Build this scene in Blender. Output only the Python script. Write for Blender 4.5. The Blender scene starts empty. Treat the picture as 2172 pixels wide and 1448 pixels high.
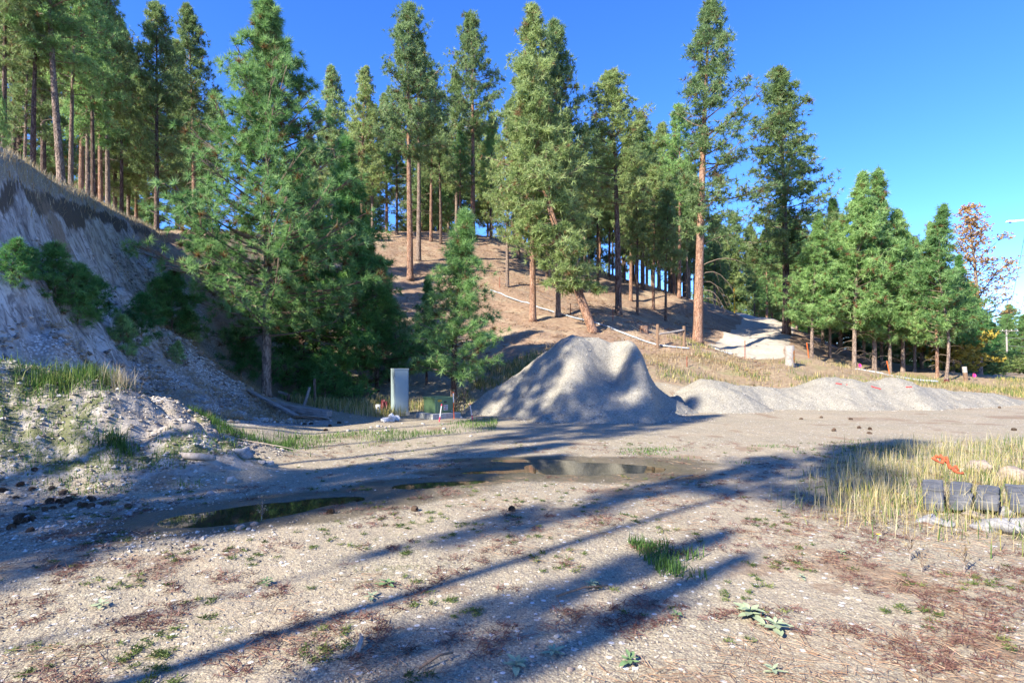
import bpy, math, random
import numpy as np
from mathutils import Vector

# ------------------------------------------------------------------ camera, sky, sun, exposure
scene = bpy.context.scene
COL = scene.collection
F, CX, HY, CAMH = 1207.0, 1086.0, 775.0, 1.6      # focal length in photo pixels, centre column, horizon row, eye height
cam = bpy.data.cameras.new("camera")
cam.sensor_width = 36.0
cam.lens = 36.0 * F / 2172.0
cam.shift_y = (HY - 724.0) / 2172.0
cam.clip_start, cam.clip_end = 0.05, 6000
camo = bpy.data.objects.new("camera", cam); COL.objects.link(camo)
camo.location = (0, 0, CAMH); camo.rotation_euler = (math.radians(90), 0, 0)
scene.camera = camo

SUN_EL = math.radians(34)
SHX, SHY = 0.75, 0.661                            # the way shadows run on the ground
world = bpy.data.worlds.new("World"); scene.world = world
world.use_nodes = True
wn, wl = world.node_tree.nodes, world.node_tree.links
bg = wn["Background"]
sky = wn.new("ShaderNodeTexSky"); sky.sky_type = 'NISHITA'; sky.sun_disc = False
sky.sun_elevation = SUN_EL
sky.sun_rotation = math.atan2(-SHX, -SHY)
sky.altitude = 2500; sky.air_density = 0.85; sky.dust_density = 0.0; sky.ozone_density = 4.0
hsv = wn.new("ShaderNodeHueSaturation"); hsv.inputs["Saturation"].default_value = 1.22; hsv.inputs["Hue"].default_value = 0.513
wl.new(sky.outputs[0], hsv.inputs["Color"]); wl.new(hsv.outputs[0], bg.inputs[0])
bg.inputs[1].default_value = 0.15
sun = bpy.data.lights.new("sun", 'SUN'); sun.energy = 4.5; sun.angle = math.radians(0.53); sun.color = (1.0, 0.93, 0.77)
suno = bpy.data.objects.new("sun", sun); COL.objects.link(suno)
suno.rotation_euler = Vector((SHX*math.cos(SUN_EL), SHY*math.cos(SUN_EL), -math.sin(SUN_EL))).to_track_quat('-Z', 'Y').to_euler()
scene.view_settings.view_transform = 'Standard'; scene.view_settings.look = 'None'
scene.view_settings.gamma = 1.0; scene.view_settings.use_curve_mapping = False
scene.view_settings.exposure = 1.7
scene.render.engine = 'CYCLES'
cy = scene.cycles
cy.use_denoising = True; cy.max_bounces = 6; cy.diffuse_bounces = 5; cy.glossy_bounces = 2
cy.transmission_bounces = 3; cy.transparent_max_bounces = 4; cy.caustics_reflective = False; cy.caustics_refractive = False

# ------------------------------------------------------------------ helpers
def W(px, d): return ((px - CX) * d / F, d)
def ZP(py, d): return CAMH + (HY - py) * d / F

def hash2(ix, iy, seed):
    ix = ix.astype(np.uint64); iy = iy.astype(np.uint64)
    n = (ix*np.uint64(374761393) + iy*np.uint64(668265263) + np.uint64(seed*1442695+12345)) & np.uint64(0xffffffff)
    n = ((n ^ (n >> np.uint64(13))) * np.uint64(1274126177)) & np.uint64(0xffffffff)
    n = ((n ^ (n >> np.uint64(15))) * np.uint64(2246822519)) & np.uint64(0xffffffff)
    return (n ^ (n >> np.uint64(16))).astype(np.float64) / 4294967295.0
def vnoise(x, y, seed=0):
    x = np.asarray(x, float) + 5000.0; y = np.asarray(y, float) + 5000.0
    ix, iy = np.floor(x), np.floor(y)
    fx, fy = x-ix, y-iy
    fx = fx*fx*(3-2*fx); fy = fy*fy*(3-2*fy)
    ix = ix.astype(np.int64); iy = iy.astype(np.int64)
    a = hash2(ix, iy, seed); b = hash2(ix+1, iy, seed); c = hash2(ix, iy+1, seed); d = hash2(ix+1, iy+1, seed)
    return (a*(1-fx)+b*fx)*(1-fy) + (c*(1-fx)+d*fx)*fy - 0.5
def fbm(x, y, seed=0, octv=4):
    s, a = 0, 1.0
    for i in range(octv):
        s = s + a*vnoise(np.asarray(x)*2**i, np.asarray(y)*2**i, seed+i*7); a *= 0.5
    return s
def sstep(a, b, x):
    t = np.clip((x-a)/(b-a), 0, 1); return t*t*(3-2*t)

def mesh_np(name, V, Fa, mats, tint=None, smooth=False, cols=None):
    """V (n,3); Fa list of (m,k) index arrays"""
    me = bpy.data.meshes.new(name)
    V = np.ascontiguousarray(V, dtype=np.float32)
    Fa = [np.asarray(f, dtype=np.int32) for f in Fa if len(f)]
    me.vertices.add(len(V)); me.vertices.foreach_set("co", V.ravel())
    nl = sum(f.size for f in Fa); nf = sum(len(f) for f in Fa)
    me.loops.add(nl); me.loops.foreach_set("vertex_index", np.concatenate([f.ravel() for f in Fa]))
    me.polygons.add(nf)
    tot = np.concatenate([np.full(len(f), f.shape[1], np.int32) for f in Fa])
    st = np.concatenate([[0], np.cumsum(tot)[:-1]]).astype(np.int32)
    me.polygons.foreach_set("loop_start", st)
    me.update(calc_edges=True)
    me.polygons.foreach_set("use_smooth", np.full(nf, smooth, dtype=bool))
    if tint is not None:
        at = me.attributes.new("tint", 'FLOAT', 'FACE'); at.data.foreach_set("value", np.asarray(tint, np.float32))
    if cols:
        for k, c in cols.items():
            at = me.attributes.new(k, 'FLOAT_COLOR', 'POINT'); at.data.foreach_set("color", np.ascontiguousarray(c, np.float32).ravel())
    for m in (mats if isinstance(mats, (list, tuple)) else [mats]): me.materials.append(m)
    return me

class MB:
    def __init__(s): s.v = []; s.f = []
    def add(s, vs, fs):
        o = len(s.v); s.v += [tuple(v) for v in vs]; s.f += [tuple(i+o for i in f) for f in fs]
    def box(s, c, size, R=None, taper=1.0, jit=0, rng=None):
        vs = []
        for k in (-1, 1):
            for (i, j) in ((-1, -1), (1, -1), (1, 1), (-1, 1)):
                t = taper if k > 0 else 1.0
                v = Vector((i*size[0]/2*t, j*size[1]/2*t, k*size[2]/2))
                if jit: v += Vector((rng.uniform(-jit, jit), rng.uniform(-jit, jit), rng.uniform(-jit, jit)))
                if R is not None: v = R @ v
                vs.append(v + Vector(c))
        s.add(vs, [(0, 3, 2, 1), (4, 5, 6, 7), (0, 1, 5, 4), (1, 2, 6, 5), (2, 3, 7, 6), (3, 0, 4, 7)])
    def tube(s, pts, rad, n=6, cap=True):
        pts = [Vector(p) for p in pts]; o = len(s.v)
        up = Vector((0.31, 0.17, 0.93))
        for i, p in enumerate(pts):
            d = (pts[min(i+1, len(pts)-1)] - pts[max(i-1, 0)]).normalized()
            a = d.cross(up)
            if a.length < 0.05: a = d.cross(Vector((1, 0, 0)))
            a.normalize(); b = d.cross(a)
            r = rad[i] if hasattr(rad, '__len__') else rad
            for k in range(n):
                t = 2*math.pi*k/n
                s.v.append(tuple(p + (a*math.cos(t) + b*math.sin(t))*r))
        for i in range(len(pts)-1):
            for k in range(n):
                a0 = o+i*n+k; a1 = o+i*n+(k+1) % n
                s.f.append((a0, a1, a1+n, a0+n))
        if cap:
            s.f.append(tuple(o+k for k in reversed(range(n)))); m = o+(len(pts)-1)*n
            s.f.append(tuple(m+k for k in range(n)))
    def mesh(s, name, mat, smooth=False):
        me = bpy.data.meshes.new(name); me.from_pydata(s.v, [], s.f)
        me.materials.append(mat)
        if smooth: me.polygons.foreach_set("use_smooth", np.ones(len(me.polygons), dtype=bool))
        me.update(); return me
    def obj(s, name, mat, parent=None, smooth=False, bevel=0):
        o = bpy.data.objects.new(name, s.mesh(name, mat, smooth)); COL.objects.link(o); o.parent = parent
        if bevel:
            m = o.modifiers.new("edge", 'BEVEL'); m.width = bevel; m.segments = 2
        return o

def link(name, me, parent=None, loc=None):
    o = bpy.data.objects.new(name, me); COL.objects.link(o); o.parent = parent
    if loc is not None: o.location = loc
    return o
def tag(o, label=None, cat=None, group=None, kind=None):
    if label: o["label"] = label
    if cat: o["category"] = cat
    if group: o["group"] = group
    if kind: o["kind"] = kind
    return o
def thing(name, label, cat, loc=(0, 0, 0), rz=0, group=None):
    o = bpy.data.objects.new(name, None); COL.objects.link(o); o.location = loc; o.rotation_euler = (0, 0, rz)
    o.empty_display_size = 0.2
    return tag(o, label, cat, group)
def dup(root, loc, rz=0, scale=(1, 1, 1), label=None, group=None, rot=None):
    r = root.copy(); COL.objects.link(r); r.location = loc; r.rotation_euler = rot or (0, 0, rz); r.scale = scale
    if label: r["label"] = label
    if group: r["group"] = group
    for ch in root.children:
        c = ch.copy(); COL.objects.link(c); c.parent = r
    return r

# ------------------------------------------------------------------ materials
class NT:
    def __init__(s, name):
        s.m = bpy.data.materials.new(name); s.m.use_nodes = True
        s.n = s.m.node_tree.nodes; s.l = s.m.node_tree.links
        s.bsdf = s.n["Principled BSDF"]; s.out = s.n["Material Output"]
    def node(s, t, **k):
        n = s.n.new(t)
        for a, b in k.items(): setattr(n, a, b)
        return n
    def put(s, sock, v):
        if isinstance(v, bpy.types.NodeSocket): s.l.new(v, sock)
        elif isinstance(v, (tuple, list)) and len(v) == 3 and sock.type == 'RGBA': sock.default_value = (*v, 1)
        else: sock.default_value = v
    def pos(s): return s.node("ShaderNodeNewGeometry").outputs["Position"]
    def objc(s): return s.node("ShaderNodeTexCoord").outputs["Object"]
    def mapv(s, v, sc=(1, 1, 1), rot=(0, 0, 0)):
        n = s.node("ShaderNodeMapping"); s.put(n.inputs[0], v); n.inputs["Scale"].default_value = sc; n.inputs["Rotation"].default_value = rot
        return n.outputs[0]
    def noise(s, v, scale, detail=4, rough=0.55, dist=0):
        n = s.node("ShaderNodeTexNoise"); s.put(n.inputs["Vector"], v); n.inputs["Scale"].default_value = scale
        n.inputs["Detail"].default_value = detail; n.inputs["Roughness"].default_value = rough; n.inputs["Distortion"].default_value = dist
        return n.outputs[0]
    def voro(s, v, scale, feature='F1', out="Distance", rnd=1.0):
        n = s.node("ShaderNodeTexVoronoi", feature=feature); s.put(n.inputs["Vector"], v); n.inputs["Scale"].default_value = scale
        n.inputs["Randomness"].default_value = rnd
        return n.outputs[out]
    def math(s, op, a, b=0.0, c=None, clamp=False):
        n = s.node("ShaderNodeMath", operation=op, use_clamp=clamp); s.put(n.inputs[0], a); s.put(n.inputs[1], b)
        if c is not None: s.put(n.inputs[2], c)
        return n.outputs[0]
    def ramp(s, fac, a, b, lo=0.0, hi=1.0):
        n = s.node("ShaderNodeMapRange", interpolation_type='SMOOTHSTEP'); s.put(n.inputs[0], fac)
        n.inputs[1].default_value = a; n.inputs[2].default_value = b; n.inputs[3].default_value = lo; n.inputs[4].default_value = hi
        return n.outputs[0]
    def mix(s, fac, a, b, mode='MIX'):
        n = s.node("ShaderNodeMix", data_type='RGBA', blend_type=mode); s.put(n.inputs[0], fac); s.put(n.inputs[6], a); s.put(n.inputs[7], b)
        return n.outputs[2]
    def cramp(s, fac, stops):
        n = s.node("ShaderNodeValToRGB"); s.put(n.inputs[0], fac)
        e = n.color_ramp.elements
        while len(e) < len(stops): e.new(0.5)
        for el, (p, c) in zip(e, stops): el.position = p; el.color = (*c, 1)
        return n.outputs[0]
    def attr(s, name, out="Fac"):
        n = s.node("ShaderNodeAttribute"); n.attribute_name = name; return n.outputs[out]
    def sep(s, c):
        n = s.node("ShaderNodeSeparateColor"); s.put(n.inputs[0], c); return n.outputs
    def bump(s, h, strength=0.5, dist=0.02, normal=None):
        n = s.node("ShaderNodeBump"); s.put(n.inputs["Height"], h); n.inputs["Strength"].default_value = strength; n.inputs["Distance"].default_value = dist
        if normal is not None: s.put(n.inputs["Normal"], normal)
        return n.outputs[0]
    def fin(s, col, rough=0.85, normal=None, spec=0.25, metal=0.0):
        s.put(s.bsdf.inputs["Base Color"], col); s.put(s.bsdf.inputs["Roughness"], rough)
        s.bsdf.inputs["Specular IOR Level"].default_value = spec; s.bsdf.inputs["Metallic"].default_value = metal
        if normal is not None: s.put(s.bsdf.inputs["Normal"], normal)
        return s.m

def mat_needles(name, dark, mid, light, brown=(0.16, 0.085, 0.035), bfrac=0.05, trans=0.48):
    t = NT(name)
    tint = t.attr("tint")
    rnd = t.node("ShaderNodeObjectInfo").outputs["Random"]
    c = t.cramp(tint, [(0.0, brown), (bfrac, brown), (bfrac+0.02, dark), (0.55, mid), (1.0, light)])
    h = t.node("ShaderNodeHueSaturation"); t.put(h.inputs["Color"], c)
    t.put(h.inputs["Hue"], t.ramp(rnd, 0, 1, 0.487, 0.512)); t.put(h.inputs["Value"], t.ramp(rnd, 1, 0, 0.82, 1.2))
    d = t.node("ShaderNodeBsdfTranslucent"); t.put(d.inputs[0], h.outputs[0])
    t.fin(h.outputs[0], 0.5, spec=0.35)
    mx = t.node("ShaderNodeMixShader"); mx.inputs[0].default_value = trans
    t.l.new(t.bsdf.outputs[0], mx.inputs[1]); t.l.new(d.outputs[0], mx.inputs[2]); t.l.new(mx.outputs[0], t.out.inputs[0])
    return t.m
def mat_bark(name, plate, plate2, furrow, scale=1.0):
    t = NT(name); v = t.mapv(t.objc(), (9*scale, 9*scale, 2.2*scale))
    n = t.noise(v, 1.0, 5, 0.6)
    vor = t.voro(t.mapv(t.objc(), (15*scale, 15*scale, 4.5*scale)), 1.0, 'DISTANCE_TO_EDGE')
    fu = t.ramp(t.math('ADD', vor, t.math('MULTIPLY', t.math('SUBTRACT', n, 0.5), 0.45)), 0.0, 0.16)
    big = t.noise(t.mapv(t.objc(), (1.2, 1.2, 0.5)), 1.0, 2)
    c = t.mix(t.ramp(big, 0.35, 0.65), plate, plate2)
    c = t.mix(t.math('MULTIPLY', t.ramp(n, 0.35, 0.7), 0.35), c, (0.45, 0.36, 0.30))
    c = t.mix(t.math('ADD', t.math('MULTIPLY', fu, 0.7), 0.3), furrow, c)
    return t.fin(c, 0.9, t.bump(t.math('ADD', fu, n), 0.8, 0.03), 0.15)
def mat_simple(name, c1, c2, scale=8, rough=0.7, bump=0.15, stretch=(1, 1, 1), spec=0.3, metal=0.0, bdist=0.01, dirt=None, dirt_amt=0.35):
    t = NT(name); v = t.mapv(t.objc(), stretch)
    n = t.noise(v, scale, 5, 0.6)
    c = t.mix(t.ramp(n, 0.3, 0.7), c1, c2)
    if dirt:
        n2 = t.noise(t.objc(), scale*0.35, 6, 0.65)
        c = t.mix(t.math('MULTIPLY', t.ramp(n2, 0.48, 0.68), dirt_amt), c, dirt)
    return t.fin(c, rough, t.bump(n, bump, bdist) if bump else None, spec, metal)
def mat_blade(name, stops, trans=0.35):
    t = NT(name); c = t.cramp(t.attr("tint"), stops)
    d = t.node("ShaderNodeBsdfTranslucent"); t.put(d.inputs[0], c); t.fin(c, 0.6, spec=0.2)
    mx = t.node("ShaderNodeMixShader"); mx.inputs[0].default_value = trans
    t.l.new(t.bsdf.outputs[0], mx.inputs[1]); t.l.new(d.outputs[0], mx.inputs[2]); t.l.new(mx.outputs[0], t.out.inputs[0])
    return t.m

M = {}
M['needle_olive'] = mat_needles("needle_olive", (0.105, 0.16, 0.05), (0.235, 0.325, 0.115), (0.39, 0.47, 0.20), (0.23, 0.15, 0.07), 0.10)
M['needle_green'] = mat_needles("needle_green", (0.08, 0.17, 0.055), (0.21, 0.365, 0.12), (0.38, 0.55, 0.22), (0.20, 0.11, 0.05), 0.025)
M['needle_deep'] = mat_needles("needle_deep", (0.04, 0.13, 0.038), (0.09, 0.245, 0.065), (0.19, 0.36, 0.11), (0.08, 0.05, 0.02), 0.02)
M['needle_blue'] = mat_needles("needle_blue", (0.095, 0.165, 0.06), (0.22, 0.32, 0.125), (0.37, 0.46, 0.21), (0.19, 0.12, 0.06), 0.06)
M['bark_orange'] = mat_bark("bark_orange", (0.34, 0.175, 0.105), (0.25, 0.135, 0.09), (0.08, 0.05, 0.04))
M['bark_grey'] = mat_bark("bark_grey", (0.26, 0.19, 0.15), (0.20, 0.14, 0.11), (0.06, 0.045, 0.04))
M['bark_dark'] = mat_bark("bark_dark", (0.13, 0.075, 0.055), (0.085, 0.055, 0.045), (0.03, 0.02, 0.018))
M['twig'] = mat_simple("twig", (0.20, 0.15, 0.115), (0.12, 0.085, 0.06), 20, 0.9, 0)
M['twig_grey'] = mat_simple("twig_grey", (0.36, 0.31, 0.27), (0.22, 0.18, 0.15), 20, 0.9, 0)
M['wood_grey'] = mat_simple("wood_grey", (0.34, 0.31, 0.29), (0.18, 0.155, 0.14), 14, 0.85, 0.5, (0.25, 3, 3), dirt=(0.10, 0.055, 0.04))
M['wood_brown'] = mat_simple("wood_brown", (0.24, 0.155, 0.10), (0.13, 0.08, 0.055), 16, 0.85, 0.5, (3, 3, 0.3))
M['rock_white'] = mat_simple("rock_white", (0.42, 0.395, 0.365), (0.28, 0.255, 0.235), 9, 0.8, 0.4, dirt=(0.22, 0.17, 0.13))
M['rock_tan'] = mat_simple("rock_tan", (0.33, 0.265, 0.215), (0.22, 0.17, 0.145), 9, 0.8, 0.4, dirt=(0.12, 0.09, 0.075), dirt_amt=0.7, bdist=0.03)
M['rock_grey'] = mat_simple("rock_grey", (0.30, 0.29, 0.29), (0.17, 0.165, 0.17), 10, 0.8, 0.5, dirt=(0.10, 0.09, 0.08))

# ------------------------------------------------------------------ the lie of the land
anchors = []
def A(px, py, d): x, y = W(px, d); anchors.append((x, y, ZP(py, d)))
def AZ(x, y, z): anchors.append((x, y, z))
# gravel lot
for p in ((0, 1, 0), (3, 2, 0), (-3, 2, 0), (6, 4, 0), (0, 5, 0), (-4, 5, 0), (3.5, 7, 0.02), (8, 7, 0.05), (12, 9, 0.0), (0, 9, -0.02), (-2.5, 9.5, 0), (-3.6, 6.6, 0),
          (4, 12, 0), (9, 13, 0), (15, 15, 0), (22, 20, 0), (-1, 13, 0), (-3.2, 12.5, 0.03), (-4, 15.5, 0.04), (-2.3, 17, 0.03), (1, 16, 0), (4, 18, 0.02), (8, 19.5, 0),
          (13, 20.5, 0), (18, 22, 0), (24, 25, 0), (0, -8, 0), (8, -8, 0), (16, 0, 0), (30, 8, 0), (-4, -2, 0), (-4, -10, 0), (0, -25, 0), (40, 0, 0), (20, -30, 0)):
    AZ(*p)
# foot of the cut bank, gully, talus
AZ(-6.3, 6.9, 0.05); AZ(-5.2, 7.6, 0.05); AZ(-4.4, 9.6, 0.05); A(420, 905, 11.2); A(480, 965, 10.3)
A(620, 893, 16.2); A(480, 842, 16.2); A(420, 872, 12.8); A(300, 792, 13); A(0, 800, 9.5); A(150, 790, 11.2); A(0, 640, 9.8); A(150, 700, 11); A(230, 640, 14)
A(330, 690, 16); A(400, 742, 17); A(480, 792, 18.5); A(563, 838, 19); A(700, 862, 19); A(780, 862, 20); A(900, 850, 20.5); A(968, 860, 21)
A(640, 845, 23); A(760, 840, 24); A(900, 812, 24.5); A(540, 770, 24); A(460, 720, 23)
# face and crest
A(420, 620, 23)
def line(pts, n):
    P = [(*W(a, d), ZP(b, d)) for (a, b, d) in pts]
    for p0, p1 in zip(P[:-1], P[1:]):
        for i in range(n): anchors.append(tuple(p0[k]+(p1[k]-p0[k])*i/n for k in range(3)))
    anchors.append(P[-1])
line([(0, 366, 11), (100, 402, 14), (200, 442, 18), (300, 482, 23), (352, 500, 27), (430, 505, 32), (560, 500, 38)], 4)
line([(0, 480, 10.6), (150, 545, 13.8), (250, 560, 17.5), (335, 560, 22)], 3)
AZ(-9.9, 8.0, 2.3); AZ(-10, 4, 0.9); AZ(-10, -2, 1.0); AZ(-10, -12, 1.0); AZ(-12.5, 6.5, 1.5); AZ(-14, 8, 2.8); AZ(-7.4, 4, 0.25); AZ(-7, -2, 0.2); AZ(-7, -12, 0.2); AZ(-8.3, 8.2, 1.3)
for p in ((-12.5, 10.6, 5.0), (-14, 15, 6.0), (-16, 20, 6.8), (-20, 24, 7.4), (-20, 15, 6.0), (-25, 25, 7.2), (-30, 10, 5.5), (-20, 0, 2.2), (-22, -15, 2.0), (-40, 0, 4), (-40, 30, 7.5),
          (-30, 40, 9.0), (-22, 33, 9.0), (-24, 50, 10.5), (-50, 55, 9), (-35, 65, 10.5), (-40, -35, 4)): AZ(*p)
# the hill in the middle
A(640, 640, 32); A(700, 560, 40); A(800, 720, 30); A(1000, 762, 27.5); A(1130, 677, 34); A(1260, 703, 32); A(1310, 672, 37); A(1182, 671, 35.5); A(1075, 618, 42)
A(875, 605, 41); A(860, 543, 47); A(1050, 550, 51); A(850, 492, 56); A(1000, 497, 60); A(1060, 503, 60); A(1150, 560, 54); A(1250, 563, 60); A(1365, 613, 55); A(1450, 637, 50)
A(1540, 655, 55); A(1480, 729, 36); A(1540, 702, 43); A(1420, 700, 37); A(760, 500, 52)
for p in ((-12, 75, 12.5), (5, 80, 11.5), (22, 85, 9), (0, 110, 8), (-35, 85, 10), (18, 70, 10.2), (0, 68, 14.3), (-60, 100, 8)): AZ(*p)
# the dirt road up the hill and its banks
RL = [(1518, 744, 36.5), (1545, 727, 42), (1580, 707, 48), (1602, 686, 55), (1600, 679, 60), (1580, 670, 68), (1545, 665, 78)]
RRt = [(1640, 743, 37.5), (1652, 723, 42), (1657, 703, 48), (1662, 685, 55), (1652, 678, 60), (1614, 669, 68), (1572, 664, 78)]
line(RL, 2); line(RRt, 2); A(1515, 672, 50); A(1470, 690, 45)
A(1690, 712, 50); A(1715, 750, 41); A(1690, 742, 39); A(1750, 772, 40); A(1800, 770, 55); A(1700, 735, 60); A(1750, 755, 75)
# bench and verge
A(1130, 748, 25.5); A(1400, 772, 26.5); A(1400, 740, 31); A(1452, 734, 31.5); A(1450, 775, 28); A(1600, 768, 32); A(1700, 784, 32); A(1850, 798, 31); A(2000, 815, 31); A(2172, 832, 33)
A(1550, 822, 24.3); A(1700, 822, 25); A(1850, 825, 25); A(2000, 830, 27); A(2100, 838, 29); A(1020, 800, 24)
A(1900, 785, 42); A(2000, 790, 40); A(2060, 793, 45); A(1900, 780, 60); A(2172, 797, 70); A(2050, 790, 80); A(2172, 812, 45)
for p in ((60, 60, 0.2), (60, 100, 0), (80, 40, 0), (90, 140, 0), (45, 140, 0.5), (30, 110, 2.5), (120, 60, 0), (60, 15, 0), (20, 150, 3), (-20, 160, 6), (-80, 60, 7), (-90, -40, 4), (0, -70, 0), (70, -50, 0)): AZ(*p)
AN = np.array(anchors)
RC = 1.2
def _phi(r2): return np.sqrt(r2 + RC*RC)
_d2 = ((AN[:, None, :2]-AN[None, :, :2])**2).sum(-1)
_K = _phi(_d2) - 0.08*np.eye(len(AN))
_n = len(AN); _S = np.zeros((_n+1, _n+1)); _S[:_n, :_n] = _K; _S[:_n, _n] = 1; _S[_n, :_n] = 1
_wt = np.linalg.solve(_S, np.concatenate([AN[:, 2], [0]]))

CREST = np.array([(-30, -10.3), (0, -10.0), (7, -9.7), (11, -9.9), (14, -11.4), (18, -13.2), (23, -15.0), (27, -16.5), (32, -17.7)])
TOE = np.array([(-30, -7.0), (0, -7.0), (7, -7.4), (9.5, -7.3), (13, -6.8), (16, -6.6), (18, -8.2), (20, -10.0), (24, -12.5), (28, -15.0), (32, -17.0)])
RIDGE = [(-8.6, 8.0, 0.85), (-7.0, 8.5, 1.08), (-6.05, 8.8, 1.16), (-5.2, 8.75, 0.72), (-4.2, 8.6, 0.0)]
RIDGE2 = [(-7.4, 10.5, 0.35), (-6.5, 10.5, 0.55), (-5.6, 10.2, 0.45), (-4.7, 9.9, 0.0)]
def mound(x, y):
    h = np.zeros_like(x)
    for (x0, y0, h0), (x1, y1, h1) in list(zip(RIDGE[:-1], RIDGE[1:]))+list(zip(RIDGE2[:-1], RIDGE2[1:])):
        dx, dy = x1-x0, y1-y0
        t = np.clip(((x-x0)*dx+(y-y0)*dy)/(dx*dx+dy*dy), 0, 1)
        dd = np.hypot(x-(x0+t*dx), y-(y0+t*dy))
        front = y < (y0+t*dy)
        w = np.where(front, 2.0, 1.3)
        h = np.maximum(h, (h0+(h1-h0)*t)*sstep(0, 1, 1-dd/w)**0.9)
    return h
PUD = [(-2.95, 6.25, 0.72, 0.36, 0.55), (-2.3, 6.75, 0.55, 0.22, 0.45), (-1.0, 7.75, 0.62, 0.22, 0.35), (1.15, 8.95, 1.05, 0.52, 0.08), (-0.2, 8.7, 0.6, 0.18, 0.2), (0.35, 9.7, 0.7, 0.16, 0.0)]
def puddle(x, y):
    m = np.full_like(np.asarray(x, float), -9.0)
    n = fbm(x*1.3, y*1.8, 31, 3)*0.55
    for (cx, cy_, a, b, ang) in PUD:
        c, s = math.cos(ang), math.sin(ang)
        u = ((x-cx)*c+(y-cy_)*s)/a; v = (-(x-cx)*s+(y-cy_)*c)/b
        m = np.maximum(m, 1-np.sqrt(u*u+v*v)*0.75 - 0.25 + n*0.5)
    return m          # > 0 inside
def base_z(x, y):
    x = np.asarray(x, float); y = np.asarray(y, float); sh = x.shape
    X = x.ravel(); Y = y.ravel(); z = np.empty(len(X))
    for i in range(0, len(X), 40000):
        r2 = (X[i:i+40000, None]-AN[None, :, 0])**2 + (Y[i:i+40000, None]-AN[None, :, 1])**2
        z[i:i+40000] = _phi(r2) @ _wt[:-1] + _wt[-1]
    r = np.hypot(X, Y-30)
    return (z*(1-sstep(140, 320, r))).reshape(sh)
def bank_w(x, y):
    cx = np.interp(y, CREST[:, 0], CREST[:, 1]); tx = np.interp(y, TOE[:, 0], TOE[:, 1])
    u = (x-cx)/np.maximum(tx-cx, 0.4)
    return u, sstep(33, 29, y)
def hz(x, y):
    x = np.atleast_1d(np.asarray(x, float)); y = np.atleast_1d(np.asarray(y, float))
    z = base_z(x, y)
    u, by = bank_w(x, y)
    wl_ = sstep(23, 20, y)*sstep(-5.6, -4.8, x-0.05*(y-8))
    z = z - wl_*0.16*np.tanh(z/0.16)
    inb = sstep(-0.12, 0.02, u)*sstep(1.15, 0.9, u)*by
    face = sstep(-0.05, 0.1, u)*sstep(0.8, 0.45, u)*by
    # overhanging turf edge: scoop under the crest; erosion rills on the face
    z = z + by*0.16*np.exp(-((u+0.06)/0.10)**2) - by*0.30*np.exp(-((u-0.14)/0.09)**2)
    s = y*1.0 + x*0.35
    rill = np.abs(vnoise(s*1.6, u*1.2, 3)) + 0.5*np.abs(vnoise(s*4.0, u*2.0, 5))
    z = z + face*(rill-0.35)*0.28 + inb*fbm(x*1.1, y*1.1, 11, 4)*0.30 + face*(fbm(x*3.0, y*3.0, 13, 4)*0.34 - np.abs(vnoise(y*2.3+x*0.6, x*0.8, 15))*0.25)
    z = z + mound(x, y)*(1+0.25*fbm(x*1.6, y*1.6, 41, 3)) + sstep(0.05, 0.4, mound(x, y))*(fbm(x*4, y*4, 17, 3)*0.14 + np.abs(vnoise(x*2.2, y*2.2, 19))*0.12)
    lot = sstep(0.5, 0.15, z)*sstep(26, 20, y)
    z = z + lot*fbm(x*0.5, y*0.5, 21, 3)*0.03 + lot*fbm(x*3, y*3, 22, 3)*0.012
    hill = sstep(20, 30, y)
    z = z + hill*fbm(x*0.35, y*0.35, 25, 4)*0.35 + sstep(12, 25, y)*(1-lot)*fbm(x*1.5, y*1.5, 27, 3)*0.07
    pm = puddle(x, y)
    z = np.where((np.abs(x) < 6) & (y > 4) & (y < 12), z*(1-sstep(-0.6, -0.1, pm)*0.7) - sstep(-0.30, 0.35, pm)*0.075, z)
    return z
def Z1(x, y): return float(hz(x, y)[0])

# grid, finest where the photograph looks
fine = np.radians(np.linspace(-47.5, 47.5, 540))
coarse = np.radians(np.linspace(47.5, 312.5, 76))[1:-1]
TH = np.concatenate([fine, coarse])
RR = np.concatenate([[0.25, 0.5, 0.75], np.geomspace(0.95, 62, 390), np.geomspace(62, 3500, 56)[1:]])
T, R_ = np.meshgrid(TH, RR)
GX, GY = R_*np.sin(T), R_*np.cos(T)
GZ = hz(GX.ravel(), GY.ravel()).reshape(GX.shape)
nr, nt = GX.shape
V = np.stack([GX.ravel(), GY.ravel(), GZ.ravel()], 1)
idx = np.arange(nr*nt).reshape(nr, nt); nx = np.roll(idx, -1, axis=1)
quads = np.stack([idx[:-1].ravel(), nx[:-1].ravel(), nx[1:].ravel(), idx[1:].ravel()], 1)[:, ::-1]
V = np.vstack([V, [[0, 0, GZ[0].mean()]]])

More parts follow.
